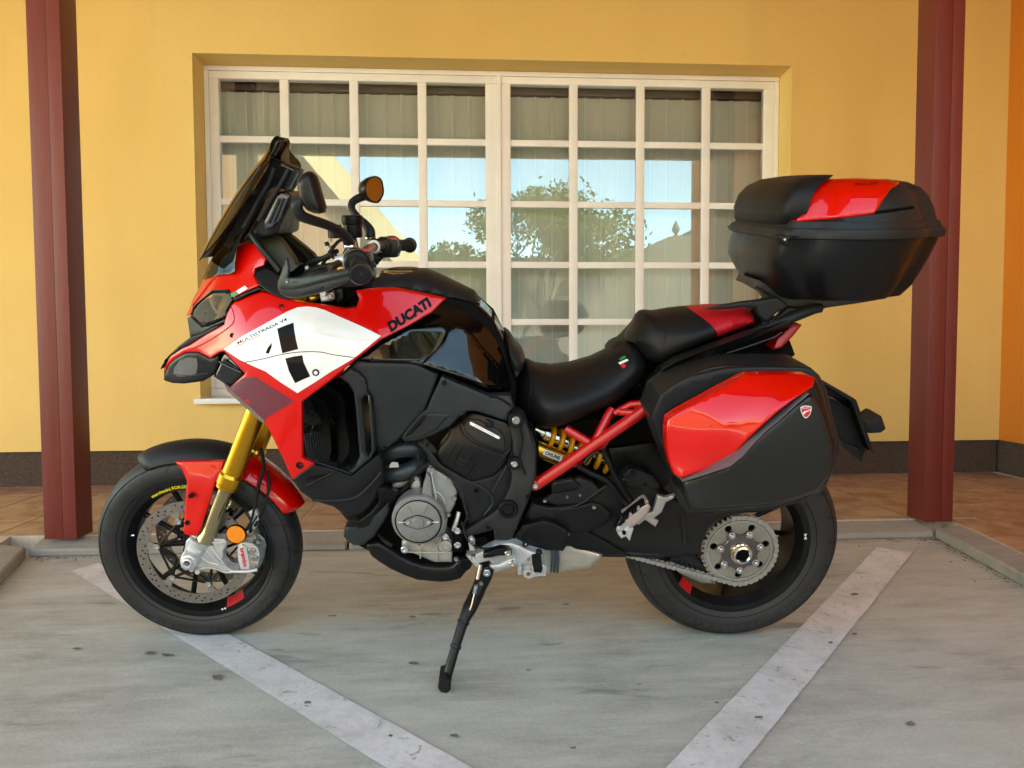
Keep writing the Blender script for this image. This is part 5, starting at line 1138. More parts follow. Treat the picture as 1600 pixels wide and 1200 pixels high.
tube('vent_sill', [P(480, 718, .24), P(510, 727, .236), P(549, 740, .232)], .0035, SBLK, mc, 8)
fan = lathe('radiator_fan', P(488, 641, .10), (0, 1, 0), [(.0001, .012), (.008, .012), (.009, .007), (.012, .007), (.013, .010), (.038, .008), (.043, .003), (.043, -.02)], MBLK, mc, 40)
for i in range(7):
    a = math.radians(200+i*22); c_ = P(488, 641, .10); tube('fan_guard', [c_+Vector((math.cos(a)*.04, .004, math.sin(a)*.04)), c_+Vector((math.cos(a+.2)*.07, .004, math.sin(a+.2)*.07))], .0015, SBLK, fan, 5)
tube('fan_guard', [P(488, 641, .10)+Vector((math.cos(math.radians(a))*.06, .004, math.sin(math.radians(a))*.06)) for a in range(180, 365, 15)], .0015, SBLK, fan, 5)
rd = shell('radiator', [(474, 680), (510, 670), (512, 722), (474, 718)], .07, XBLK, mc, .06, r=0, drop=0, step=12)
for i in range(10): tube('radiator_fin', [P(475+i*4, 678-i*.6, .082), P(483+i*3.6, 722, .082)], .0022, mat('radiator_fin', (.075, .08, .09), .35, .6, var=(80, .3)) if i == 0 else MATS['radiator_fin'], rd, 5)
# belly pan
be = shell('belly_fairing', [(457, 749), (474, 737), (491, 725), (520, 731), (549, 742), (575, 722), (592, 708), (597, 715), (599, 740), (597, 758), (590, 772), (578, 792), (565, 804), (540, 810), (532, 800), (522, 792), (506, 787), (490, 782), (470, 768)], [(457, 749, .235), (549, 742, .225), (597, 715, .20), (590, 772, .19), (535, 805, .17), (480, 775, .19), (530, 765, .215)], MBLK, mc, .04, r=7, drop=.016, step=8, mirror=True)
beb = bvh(be); tube('belly_crease', [P(x, y, .215) for x, y in [(488, 781), (525, 782), (556, 777), (580, 757), (596, 738)]], .004, MBLK, be, 8, 4)
tube('belly_slot', [P(479, 759, .236), P(500, 748, .232), P(519, 739, .232)], .0028, GBLK, be, 8)
for i in range(9): tube('belly_grille', [P(480+i*4.4, 747-i*1.0, .232), P(482+i*4.4, 751-i*1.6, .232)], .002, XBLK, be, 5)
shell('belly_winglet', [(590, 763), (601, 761), (625, 769), (614, 786), (607, 806), (597, 812), (575, 822), (560, 826), (555, 818), (580, 800), (592, 785)], [(590, 763, .20), (625, 769, .17), (560, 822, .18)], SBLK, mc, .02, r=3, drop=.006, step=7)
shell('belly_duct', [(539, 823), (560, 822), (590, 801), (606, 786), (608, 798), (600, 815), (585, 838), (567, 851), (553, 852), (543, 846), (537, 838)], [(539, 823, .155), (606, 786, .19), (560, 850, .15)], DGRY, mc, .04, r=4, drop=.010, step=7, mirror=True)
shell('belly_void', [(560, 800), (600, 760), (640, 770), (640, 860), (575, 860), (548, 845)], .06, XBLK, mc, .12, r=0, drop=0, step=14)
sk_ = puff('skid_plate', [(567, 853), (578, 850), (590, 848), (605, 855), (628, 869), (645, 876), (663, 881), (690, 882), (706, 879), (712, 872), (722, 868), (733, 872), (738, 883), (730, 893), (721, 904), (705, 909), (689, 911), (652, 909), (630, 902), (609, 893), (590, 882), (578, 873)], [(567, 853, .13), (690, 895, .15), (738, 880, .16), (620, 880, .14)], SBLK, mc, r=6, w0=.115, ol=.14, step=7)
lathe('skid_plug', P(727, 881, .165), (0, 1, 0), [(.0001, .002), (.012, .002), (.013, .006), (.018, .005), (.020, -.01)], SBLK, mc, 28)

# ---------------- seats
SW_ = [(822, 569, .10), (900, 579, .13), (985, 541, .12), (1017, 575, .14), (965, 635, .165), (900, 640, .18), (837, 670, .15), (807, 620, .10), (860, 620, .175)]
se = puff('rider_seat', [(806, 610), (811, 595), (817, 582), (822, 570), (840, 580), (865, 583.5), (895, 579.5), (930, 569), (955, 557), (985, 541), (1000, 545), (1010, 558), (1017, 575), (1005, 600), (990, 615), (965, 635), (920, 652), (885, 666), (855, 675), (837, 672), (822, 660), (807, 637)], SW_, SEAT, mc, r=46, w0=0, ol=.085, step=9, pw=.42)
seb = bvh(se)
seam([(822, 572), (830, 600), (826, 640), (832, 668)], seb, SEAT, .0016, 'seat_seam', se, .12, .0002)
for (q, m_) in (([(967, 561), (976, 556), (978.5, 558.5), (970, 563.5)], GRN), ([(966, 567), (980, 561), (982.5, 563.5), (969, 570)], WPR), ([(969, 571), (975, 568.5), (979, 572.5), (974, 576)], RPR)):
    decal('seat_tag', q, seb, m_, se, off=.0012, step=3, fall=.12)
puff('seat_flap', [(787, 522), (791, 524), (797, 529), (806, 544), (818, 557), (822, 569), (818, 582), (811, 594), (806, 602), (800, 590), (793, 566), (789, 545)], [(787, 522, .05), (822, 570, .12), (806, 600, .13), (795, 550, .12)], MBLK, mc, r=14, w0=.01, ol=.10, step=6)
pz = puff('passenger_seat', [(1009, 566), (996, 545), (984, 541), (996, 520), (1004, 503), (1012, 495), (1020, 493.5), (1035, 495), (1060, 491), (1084, 488), (1122, 485), (1160, 484), (1174, 485), (1184, 489), (1191, 498), (1192, 507), (1191, 513), (1160, 522), (1122, 534.5), (1087, 547), (1060, 559), (1036, 573.5), (1020, 571)], [(1009, 566, .12), (1012, 497, .09), (1084, 490, .10), (1170, 487, .09), (1191, 510, .10), (1122, 532, .145), (1036, 572, .15), (1070, 520, .14)], SEAT, mc, r=30, w0=0, ol=.10, step=6, pw=.42, cut=([(1083, 484), (1090, 491), (1098, 496.5), (1108, 505), (1116, 516), (1120, 526), (1123, 540)], [(1083, 470), (1083, 484), (1090, 491), (1098, 496.5), (1108, 505), (1116, 516), (1120, 526), (1123, 540), (1210, 560), (1210, 470)], SEATR, 'red_seat_insert'))
pzb = bvh(pz)
seam([(1048, 497), (1040, 520), (1036, 545), (1040, 570)], pzb, SEAT, .0018, 'seat_seam', pz, .12, .0002)
puff('seat_edge', [(952, 560), (953, 551), (960, 543), (975, 535), (990, 520), (1000, 507), (1012, 496), (1005, 508), (993, 527), (980, 541), (962, 550), (958, 560)], .06, SEAT, mc, r=4, w0=.02, ol=.03, latc=-.04, step=6)
# ---------------- tail: rails, tail light, plate holder
tl = empty('tail_section', parent=mc)
shell('tail_side', [(1016, 600), (1036, 577), (1060, 563), (1100, 548), (1150, 530), (1192, 515), (1230, 500), (1240, 507), (1216, 540), (1205, 546), (1190, 552), (1215, 572), (1090, 584), (1040, 600), (1020, 625), (1008, 628)], [(1020, 600, .14), (1150, 540, .13), (1240, 505, .09)], SBLK, tl, .05, r=5, drop=.01, step=8, mirror=True)
for q, l in (([(1022, 598), (1034, 580), (1070, 562), (1120, 541), (1170, 524), (1215, 506), (1262, 486), (1282, 481)], (.145, .11)),):
    pts = [P(x, y, l[0]+(l[1]-l[0])*i/7) for i, (x, y) in enumerate(q)]
    tube('grab_rail', pts, [.009, .011, .011, .011, .012, .013, .014, .013], MBLK, tl, 10, 4); tube('grab_rail', [LX(p_.x, -p_.y, p_.z) for p_ in pts], .012, MBLK, tl, 10, 4)
shell('grab_handle', [(1103, 484), (1130, 477), (1160, 472), (1195, 468), (1215, 464), (1228, 474), (1232, 480), (1215, 488), (1203, 498), (1198, 503), (1190, 497), (1184, 489), (1182, 481), (1160, 480), (1130, 483)], .12, MBLK, tl, .02, r=3, drop=.005, step=6)
shell('grab_handle', [(1205, 503), (1216, 494), (1232, 479), (1255, 482), (1290, 481), (1275, 490), (1245, 502), (1225, 508), (1210, 512), (1192, 513), (1192, 500)], .105, SBLK, tl, .02, r=3, drop=.005, step=6, mirror=True)
tube('tail_trim', [P(x, y, .148) for x, y in [(1135, 552), (1170, 541), (1210, 527), (1222, 519)]], .0022, DGRY, tl, 6)
shell('tail_light', [(1240, 504), (1253, 507.5), (1238, 526), (1221, 543), (1208, 546), (1214, 530), (1228, 516)], [(1240, 504, .07), (1210, 545, .10)], TLR, tl, .10, r=3, drop=.006, step=5)
shell('tail_light', [(1240, 504), (1253, 507.5), (1244, 518), (1232, 521), (1228, 516)], -.0, TLR, tl, .10, r=3, drop=.006, step=5)
ph_ = shell('plate_holder', [(1200, 552), (1215, 555), (1284, 594), (1336, 624), (1345, 650), (1356, 690), (1364, 708), (1352, 702), (1350, 712), (1346, 721), (1335, 712), (1320, 700), (1308, 682), (1270, 600), (1220, 575)], .05, SBLK, mc, .10, r=5, drop=.008, step=8)
shell('plate_edge', [(1284, 593), (1334, 622), (1338, 625), (1347, 651), (1366, 709), (1358, 704), (1340, 655), (1330, 628), (1286, 600)], .09, GBLK, ph_, .18, r=2, drop=.003, step=6)
shell('plate_tab', [(1310, 680), (1325, 694), (1340, 698), (1350, 711), (1346, 722), (1330, 711), (1316, 700)], .06, GBLK, ph_, .02, r=2, drop=.003, step=6)
shell('plate_lamp', [(1350, 659), (1360, 656), (1371, 648.5), (1377, 650), (1380, 658), (1384, 670), (1376, 676), (1357, 677), (1352, 672)], .045, MBLK, ph_, .07, r=4, drop=.008, step=6)
tube('plate_rib', [P(x, y, .055) for x, y in [(1292, 620), (1312, 626), (1330, 640), (1340, 665)]], .004, GBLK, ph_, 6, 4)

# ---------------- panniers
def pannier(s):
    pn = empty('side_case', parent=mc)
    out = [(1016, 650), (1030, 616), (1052, 600), (1075, 588), (1130, 575), (1160, 572), (1210, 571.5), (1255, 572.5), (1266, 574), (1280, 586), (1290, 605), (1312, 690), (1312, 705), (1303, 730), (1292, 757), (1282, 768), (1250, 785), (1212, 794), (1140, 798), (1075, 801), (1064, 790), (1060, 760), (1050, 740), (1034, 700)]
    f_out = [(1039, 668), (1044, 652), (1060, 641), (1100, 620), (1166, 585), (1262, 583.5), (1274, 590), (1284, 608), (1306, 690), (1304, 712), (1292, 748), (1278, 768), (1240, 782), (1212, 790), (1140, 796), (1078, 799), (1068, 780), (1062, 750), (1053, 741), (1044, 715)]
    def build(nm, o_, lat, m, th, **k):
        f = k.pop('flip', s)
        ob = shell(nm, o_, lat, m, pn, th, **k)
        if f < 0:
            for v in ob.data.vertices: v.co.y *= -1
            ob.data.flip_normals()
        return ob
    build('case_body', out, .34, MBLK, .14, r=9, drop=.02, step=10)
    lo = build('case_lid', f_out, [(1039, 668, .40), (1100, 620, .395), (1166, 586, .385), (1262, 585, .385), (1306, 690, .41), (1280, 765, .42), (1212, 788, .43), (1080, 797, .43), (1064, 750, .425), (1180, 700, .455), (1230, 660, .45)], SBLK, .12, r=10, drop=.018, step=8)
    lower = [(1066, 753), (1100, 742), (1141, 728), (1160, 712), (1178, 691), (1198, 672), (1219, 655), (1243, 634), (1263, 618.5), (1272, 620), (1284, 645), (1300, 696), (1299, 721), (1288, 750), (1278, 766), (1245, 778), (1212, 786), (1150, 791), (1082, 795), (1074, 780)]
    lw = build('case_lower_skin', lower, [(1066, 753, .442), (1178, 691, .478), (1263, 620, .462), (1300, 700, .455), (1212, 786, .455), (1082, 794, .452), (1180, 750, .475)], mat('case_skin_black', (.008, .009, .009), .40, 0, 0, bump=(1100, .2, .0004), var=(5, .15)) if 'case_skin_black' not in MATS else MATS['case_skin_black'], .05, r=7, drop=.014, step=8)
    redp = [(1042, 654), (1056, 644), (1080, 631), (1120, 609), (1166, 585.5), (1200, 584), (1259, 584.5), (1273, 591), (1270, 604), (1258, 612.5), (1235, 628), (1211, 647), (1190, 666), (1170, 685), (1150, 708), (1131, 723), (1100, 736), (1064, 747.5), (1053, 741), (1046, 725), (1041, 700), (1040, 670)]
    rp2 = build('case_red_panel', redp, [(1042, 660, .425), (1100, 622, .425), (1166, 587, .405), (1262, 587, .405), (1268, 605, .455), (1210, 645, .480), (1170, 683, .485), (1131, 722, .475), (1060, 745, .455), (1044, 715, .435), (1120, 670, .468), (1080, 690, .452), (1200, 615, .452)], RED, .03, r=6, drop=.010, step=7)
    build('case_bevel', [(1063, 748), (1100, 737), (1131, 724), (1150, 709), (1170, 686), (1190, 667), (1211, 648), (1235, 629), (1259, 612.5), (1265, 615.5), (1243, 634), (1219, 656), (1198, 673), (1179, 692), (1161, 713), (1142, 728.5), (1102, 742), (1066, 753)], [(1063, 750, .452), (1170, 688, .480), (1262, 614, .460)], mat('case_bevel_grey', (.10, .10, .105), .35, 0, .3, var=(20, .1)) if 'case_bevel_grey' not in MATS else MATS['case_bevel_grey'], .03, r=2, drop=.003, step=7)
    if s > 0:
        t = bvh(lw)
        sh = lambda k, cx=1259.2, cy=643: [(cx+x*k, cy+y*k) for x, y in ((-9, -7), (-5, -9), (0, -9.6), (5, -9), (8.5, -8), (8.5, -2), (6, 5), (2, 9.5), (-1, 10.5), (-5, 7), (-8.5, -1))]
        decal('emblem', sh(1.0), t, WPR, lw, off=.0010, step=3); decal('emblem_field', sh(.86), t, RPR, lw, off=.0014, step=3)
        decal('emblem_band', [(1252.5, 646), (1256, 642.5), (1265, 639.5), (1266.5, 638), (1266.5, 640.5), (1258, 644.5), (1254.5, 648)], t, WPR, lw, off=.0018, step=3)
        text('lettering', 'DUCATI', 1259, 637, 3, 12, 6, t, WPR, lw, off=.0019)
    return pn
pannier(1); pannier(-1)
shell('case_mount', [(1016, 612), (1040, 600), (1075, 588), (1110, 577), (1180, 570), (1260, 572), (1275, 600), (1290, 690), (1240, 700), (1080, 740), (1030, 690)], .22, XBLK, mc, .06, r=4, drop=.006, step=14, mirror=True)
tube('case_handle', [P(1080, 592, .30), P(1100, 580, .31), P(1130, 574, .31), P(1170, 575, .30)], .008, SBLK, mc, 8, 4)
bolt(1037, 611, .20, 7, STEEL, mc, 'seat_lock')

# ---------------- top case (lofted plan sections)
def loft(name, secs, m, par, cap0=True, cap1=True, n=12, ang=40, nx=.10):
    """secs: (z, x_front, x_rear, half width front, mid, rear)"""
    V = []; F = []; K = None
    for (z, xf, xr, wf, wm, wr, c) in secs:
        L_ = xf-xr
        half = [(xf+.012, 0), (xf+.008, wf*.55), (xf, wf-c*.5), (xf-c*.35, wf-c*.08), (xf-c*1.2, wf+.002), (xf-L_*.25, wm-.004), (xf-L_*.5, wm), (xf-L_*.72, wm*.62+wr*.38), (xr+c*1.3, wr+c*.15), (xr+c*.4, wr-c*.25), (xr+.004, wr-c*1.1), (xr-.006, wr*.4), (xr-.008, 0)]
        half = [(h[0], max(h[1], 0)) for h in half]
        c1 = crom([(x, y) for x, y in half], 3); ring = list(c1)+[np.array((x, -y)) for x, y in c1[-2:0:-1]]
        K = len(ring); V += [(x, y, z) for x, y in ring]
    for i in range(len(secs)-1):
        for k in range(K): a = i*K+k; b_ = i*K+(k+1) % K; F.append((a, b_, b_+K, a+K))
    if cap0: F.append(tuple(range(K))[::-1])
    if cap1: F.append(tuple(range((len(secs)-1)*K, len(secs)*K)))
    return mk(name, V, F, m, par, ang)
tc_ = empty('top_case', parent=mc)
#        z     xf    xr     wf    wm    wr    corner
low = [(1.052, -.075, -.375, .130, .150, .095, .04), (1.060, -.060, -.392, .175, .205, .125, .05), (1.090, -.028, -.415, .198, .230, .138, .055), (1.150, .004, -.440, .214, .250, .146, .055), (1.185, .000, -.452, .222, .260, .150, .055), (1.214, -.008, -.460, .230, .266, .153, .055)]
lb_ = loft('case_tub', low, SBLK, tc_)
rim_ = [(1.2150, -.006, -.464, .232, .270, .155, .055), (1.2165, -.002, -.470, .238, .276, .160, .055), (1.232, -.004, -.473, .240, .278, .161, .055), (1.240, -.010, -.468, .236, .274, .158, .055)]
rm_ = loft('case_rim', rim_, MBLK, tc_)
lid = [(1.2405, -.014, -.464, .230, .268, .155, .055), (1.256, -.020, -.458, .226, .262, .152, .055), (1.2565, -.035, -.452, .222, .257, .149, .055), (1.290, -.050, -.442, .208, .244, .142, .055), (1.318, -.06, -.430, .192, .228, .132, .055), (1.338, -.08, -.412, .170, .204, .118, .05), (1.352, -.095, -.385, .132, .165, .095, .045), (1.3595, -.13, -.34, .08, .11, .06, .03)]
ld = loft('case_top', lid, MBLK, tc_, ang=60)
tcb = bvh(ld); allb = bvh(ld, rm_, lb_)
decal('red_lid_panel', [(1238, 347), (1240, 330), (1246, 312), (1257, 297), (1272, 288), (1290, 282), (1338, 279.5), (1380, 282), (1408, 286), (1392, 295), (1380, 312), (1366, 334), (1330, 339), (1280, 344)], tcb, RED, ld, off=.006, thick=.010, step=6, fall=.16, r=4, drop=.004)
text('lettering', 'DUCATI', 1352, 291, 3.2, 34, 2, tcb, GBLK, ld, off=.0072, lat=.1)
# padded backrest at the front of the lid
loft('backrest_pad', [(1.242, -.026, -.07, .150, .155, .15, .03), (1.250, -.008, -.075, .205, .205, .20, .04), (1.285, -.006, -.082, .216, .216, .205, .045), (1.320, -.016, -.095, .212, .212, .198, .045), (1.345, -.034, -.125, .196, .196, .175, .045), (1.362, -.064, -.160, .165, .165, .14, .04), (1.369, -.10, -.185, .10, .11, .09, .03)], SEAT, tc_, ang=70)
seam([(1358, 333), (1385, 330), (1426, 324)], tcb, XBLK, .004, 'lid_crease', ld, .15)
for (x, y, l, w_) in ((1224, 372, .24, 1), (1152, 357, -.235, 1)):
    lt = shell('latch', [(x-12, y-4), (x+26, y-3), (x+10, y+2), (x+7, y+13), (x+2, y+11), (x-6, y+3)], l+.012 if l > 0 else l, SBLK, tc_, .03, r=2, drop=.004, step=5)
bolt(1225, 374, .254, 2, CHR, tc_, 'latch_pin')
shell('case_base_plate', [(1190, 452), (1180, 449), (1186, 438), (1210, 446), (1260, 460), (1300, 466), (1369, 460), (1369, 469), (1340, 474), (1290, 481), (1258, 482), (1225, 480), (1218, 468), (1205, 461)], .09, mat('base_plate_black', (.028, .024, .021), .5, var=(20, .15)), tc_, .17, r=3, drop=.006, step=7)

# ---------------- handlebar and controls
hb = empty('handlebar', parent=mc)
bl_ = LX(.992, .44, 1.157); bi = LX(1.025, .30, 1.166); bc = LX(1.075, .10, 1.165)
for s in (1, -1):
    Y_ = lambda v: LX(v.x, v.y*s, v.z)
    tube('bar_tube', [Y_(v) for v in (LX(1.078, 0, 1.135), bc, LX(1.055, .18, 1.172), bi)], .0125, STEEL, hb, 14, 4)
    tube('grip', [Y_(v) for v in (bi, bi.lerp(bl_, .5), bl_)], [.0165, .0175, .0175], RUB, hb, 20)
    dg_ = (Y_(bl_)-Y_(bi)).normalized()
    for k in range(7): lathe('grip_rib', Y_(bi.lerp(bl_, .15+.12*k)), dg_, [(.0172, -.003), (.0186, -.002), (.0186, .002), (.0172, .003)], RUB, hb, 18)
    lathe('grip_flange', Y_(bi), dg_, [(.012, -.03), (.027, -.028), (.030, -.02), (.030, -.004), (.026, 0), (.017, .001)], SBLK, hb, 28)
    lathe('bar_end', Y_(bl_), dg_, [(.012, -.004), (.0245, 0), (.0255, .005), (.0225, .014), (.018, .015), (.017, .012), (.011, .012), (.010, .015), (.004, .015), (.003, .010), (.0001, .010)], SBLK, hb, 32)
    tube('switch_cube', [Y_(LX(1.045, .215, 1.168)), Y_(LX(1.030, .275, 1.166))], .030, SBLK, hb, 10)
    mk_ = MB().box(1.00, 1.062, s*.21 if s > 0 else -.272, .272 if s > 0 else -.21, 1.135, 1.188, .008).build('switchgear', SBLK, hb)
    MB().box(1.002, 1.022, s*.235-.008, s*.235+.008, 1.176, 1.194, .003).build('red_switch', mat('switch_red', (.45, .02, .05), .4, var=(60, .2)) if 'switch_red' not in MATS else MATS['switch_red'], hb)
    for k in range(3): MB().box(.993, 1.001, s*(.225+.014*k)-.004, s*(.225+.014*k)+.004, 1.148+.004*k, 1.158+.004*k, .001).build('switch_button', DGRY, hb)
    # lever
    tube('control_lever', [Y_(LX(1.085, .20, 1.158)), Y_(LX(1.095, .28, 1.152)), Y_(LX(1.075, .36, 1.150)), Y_(LX(1.062, .41, 1.150))], [.010, .008, .007, .009], SBLK, hb, 10, 4)
    lathe('lever_perch', Y_(LX(1.068, .20, 1.165)), (1, 0, -.15), [(.001, .03), (.014, .028), (.017, 0), (.017, -.02)], ALU, hb, 16)
    lathe('clamp_ring', Y_(LX(1.062, .16, 1.172)), (.1, s, 0), [(.013, -.012), (.019, -.011), (.019, .011), (.013, .012)], ALU, hb, 20)
MB().box(1.045, 1.11, -.055, .055, 1.118, 1.150, .008).build('bar_clamp', ALU, hb); MB().box(1.05, 1.16, -.125, .125, 1.085, 1.112, .010).build('top_yoke', SBLK, hb)
for s in (1, -1): lathe('fork_cap', LX(1.155, s*.105, 1.112), (.43, 0, .9), [(.0001, .014), (.010, .014), (.011, .009), (.024, .008), (.026, 0)], GOLD, hb, 24)
rv = lathe('brake_reservoir', P(552, 371, -.235), (0, 0, 1), [(.0001, 0), (.026, 0), (.0275, .004), (.0275, .038), (.031, .040), (.032, .043), (.032, .062), (.029, .066), (.0001, .067)], SBLK, hb, 32)
tube('reservoir_stem', [P(552, 372, -.235), P(556, 388, -.22)], .010, STEEL, hb, 10)
lathe('clutch_reservoir', P(523, 372, .20), (0, 0, 1), [(.001, 0), (.016, 0), (.016, .022), (.018, .024), (.018, .032), (.001, .034)], SBLK, hb, 20)
for q, r_ in (([(520, 385, .22), (515, 402, .18), (498, 408, .12), (478, 425, .05)], .0045), ([(527, 392, .2), (505, 403, .17), (485, 410, .1), (462, 432, .03)], .006), ([(585, 390, -.2), (578, 405, -.15), (560, 414, -.05), (530, 425, 0)], .005), ([(600, 398, -.22), (588, 411, -.2), (575, 408, -.15), (566, 398, -.12)], .004), ([(540, 372, -.2), (528, 378, -.1), (515, 395, 0), (500, 420, .02)], .005), ([(510, 378, .1), (516, 392, .1), (530, 405, .08)], .006), ([(475, 430, .1), (500, 418, .12), (530, 412, .16), (545, 410, .2)], .007), ([(470, 436, .12), (490, 428, .13), (512, 423, .12)], .009)):
    tube('cable', [P(*p_) for p_ in q], r_, RUB, hb, 8, 5)
lathe('steering_damper', P(497, 424, .08), (1, -.4, 0), [(.001, -.05), (.017, -.05), (.019, -.045), (.019, .03), (.001, .032)], mat('damper_grey_green', (.12, .15, .14), .35, .6, 0, var=(30, .1)), hb, 24)
for (x, y, l, r_, m_) in ((512, 388, .18, 4, ALU), (516, 376, .18, 3, STEEL), (522, 400, .2, 5, SBLK), (577, 397, -.1, 5, ALU), (588, 410, -.2, 4, SBLK), (480, 418, .1, 3, ALU), (520, 416, .16, 5, ALU), (506, 432, .14, 4, STEEL)): bolt(x, y, l, r_, m_, hb)
# handguards
hg = shell('handguard', [(434, 440), (440, 424), (446, 405), (449, 402), (452, 418), (451, 434), (468, 433), (490, 428.5), (515, 424.5), (535, 421.5), (552, 418), (566, 418), (572, 428), (562, 438), (551, 437), (530, 446.5), (512, 454.5), (495, 459), (478, 463), (463, 466.5), (447, 464), (438, 459), (434, 450)], [(434, 445, .355), (448, 404, .365), (470, 450, .405), (515, 440, .44), (560, 428, .450), (447, 463, .36)], DGRY, mc, .006, r=6, drop=.012, step=7)
o2 = hg.copy(); o2.data = hg.data.copy(); COL.objects.link(o2)
for v in o2.data.vertices: v.co.y *= -1
o2.data.flip_normals()
hgb = bvh(hg); seam([(440, 449), (462, 449), (500, 440), (548, 428)], hgb, DGRY, .004, 'guard_rib', hg, .42); seam([(446, 458), (470, 458), (505, 449)], hgb, DGRY, .003, 'guard_rib', hg, .42)
bolt(449, 440, .39, 2, CHR, hg)
# mirrors
def mirror_(body, lens, latc, stem, lats, radii):
    mi = empty('rear_view_mirror', parent=mc)
    return mi
m1 = empty('rear_view_mirror', parent=mc)
puff('mirror_shell', [(465, 287), (468, 279), (474, 271), (482, 267), (489, 268), (495, 274), (499, 285), (503, 300), (507, 313), (510, 324), (508, 332), (500, 334), (490, 333), (481, 329), (475, 321), (469, 309)], .034, SBLK, m1, r=15, latc=.40, w0=.0, step=6, pw=.5)
tube('mirror_stem', [P(472, 312, .41), P(464, 322, .41), P(470, 336, .40), P(485, 343, .38), P(510, 351, .34), P(530, 361, .30), P(541, 371, .27), P(546, 381, .25)], [.009, .013, .0125, .0115, .011, .011, .0125, .014], MBLK, m1, 14, 4)
lathe('stem_collar', P(547, 383, .25), (-.1, 0, 1), [(.0145, -.008), (.0155, -.006), (.0155, 0), (.0145, .002)], CHR, m1, 24)
m2 = empty('rear_view_mirror', parent=mc)
gl = [(571.5, 297), (573, 287), (578, 280), (586, 277), (594, 281), (597, 290), (598, 300), (595, 309), (589, 315.5), (580, 313), (574, 306)]
lt_ = lambda x: -.385-(x-584)*.0030
V2_, F_, d_, b_l = tri(gl, 5, 2)
mk('mirror_glass', [P(x, y, lt_(x)) for x, y in V2_], [tuple(t) for t in F_], MIRG, m2, 30, fix=False)
ring0 = [P(584+(x-584)*1.08, 296+(y-296)*1.06, lt_(584+(x-584)*1.08)) for x, y in crom(gl, 3, True)]
nn = LX(.8, -.6, 0); cen_ = sum(ring0, Vector())/len(ring0); rings = [ring0]+[[cen_+(v-cen_)*s_+nn*q_ for v in ring0] for s_, q_ in ((1.04, .008), (.98, .022), (.80, .040), (.45, .050))]
K_ = len(ring0); VV = sum(rings, []); FFm = [(r_*K_+k, r_*K_+(k+1) % K_, (r_+1)*K_+(k+1) % K_, (r_+1)*K_+k) for r_ in range(4) for k in range(K_)]+[tuple(range(4*K_, 5*K_))]
mk('mirror_shell', VV, FFm, SBLK, m2, 50)
tube('mirror_rim', ring0+ring0[:1], .0024, SBLK, m2, 6)
tube('mirror_stem', [P(572, 308, -.39), P(562, 309, -.38), P(551, 316, -.36), P(550, 327, -.34), P(560, 340, -.32), P(571, 350, -.30), P(578, 360, -.28), P(579, 371, -.27)], [.010, .0135, .0125, .0115, .011, .0125, .015, .0155], MBLK, m2, 14, 4)
lathe('stem_collar', P(579, 371, -.27), (-.1, 0, 1), [(.0165, -.008), (.0175, -.006), (.0175, 0), (.016, .002)], CHR, m2, 24)

# ---------------- windscreen and dash
ws = empty('windscreen', parent=mc)
def screen(name, prof, m, par, th=.003, k=3.6, n=14, zc=0):
    pts = [(P(px, py, 0), w_) for px, py, w_ in prof]; X = crom([(p_.x, p_.z, w_) for p_, w_ in pts], 4); V = []; F = []
    for x, z, w_ in X:
        for j in range(n+1): u = (j/n*2-1)*w_; V.append((x-k*u*u, u, z-zc*u*u))
    K = n+1
    for i in range(len(X)-1):
        for j in range(n): F.append((i*K+j, i*K+j+1, (i+1)*K+j+1, (i+1)*K+j))
    N_ = len(V); V += [(v[0]-th, v[1], v[2]-th*.5) for v in V]; F += [tuple(q+N_ for q in f[::-1]) for f in F]
    bd = list(range(K))+[i*K+n for i in range(1, len(X))]+[(len(X)-1)*K+j for j in range(n-1, -1, -1)]+[i*K for i in range(len(X)-2, 0, -1)]
    F += [(bd[i], bd[(i+1) % len(bd)], bd[(i+1) % len(bd)]+N_, bd[i]+N_) for i in range(len(bd))]
    return mk(name, V, F, m, par, 40)
screen('screen', [(318, 402, .075), (330, 378, .125), (348, 345, .150), (375, 300, .160), (398, 267, .155), (414, 248, .135), (424, 230, .085), (431, 218, .070), (438, 213.5, .045)], SMOKE, ws, k=3.0, zc=.2)
shell('lower_deflector', [(316, 436), (322, 420), (333, 400), (350, 382), (366, 370), (378, 362), (374, 380), (370, 388), (367, 410), (367, 424), (360, 428), (341, 429.5), (328, 434)], [(316, 436, .018), (333, 400, .03), (370, 388, .12), (367, 424, .125), (341, 429, .09)], SMOKE, ws, .003, r=1.5, drop=.002, step=6, mirror=True)
shell('screen_bracket', [(412, 250), (420, 246), (442, 252), (470, 264), (468, 272), (460, 287), (453, 300), (443, 296), (430, 292), (418, 300), (408, 318), (396, 340), (384, 362), (372, 380), (360, 388), (350, 384), (366, 352), (386, 316), (402, 280)], [(412, 250, .06), (470, 264, .145), (453, 300, .14), (408, 318, .11), (360, 386, .10)], SBLK, ws, .03, r=3, drop=.006, step=6, holes=[[(379, 303), (385, 296), (395, 297), (398, 301), (391, 306), (383, 306)]])
for q in ([(408, 262), (396, 280), (384, 298), (370, 322), (360, 345)], [(428, 262), (420, 285), (404, 312), (392, 335), (380, 356)], [(452, 262), (440, 285), (420, 318), (404, 345)], [(440, 258), (462, 268)]):
    tube('bracket_rail', [P(x, y, .125) for x, y in q], .0065, MBLK if q[0][0] != 440 else GBLK, ws, 8, 4)
dh_ = shell('dash_housing', [(388, 372), (396, 352), (410, 330), (424, 312), (434, 300), (448, 298), (456, 306), (453, 322), (444, 340), (438, 356), (436, 364), (424, 370), (405, 374)], [(388, 372, .10), (434, 300, .115), (455, 306, .12), (430, 366, .11)], SBLK, mc, .10, r=4, drop=.01, step=8)
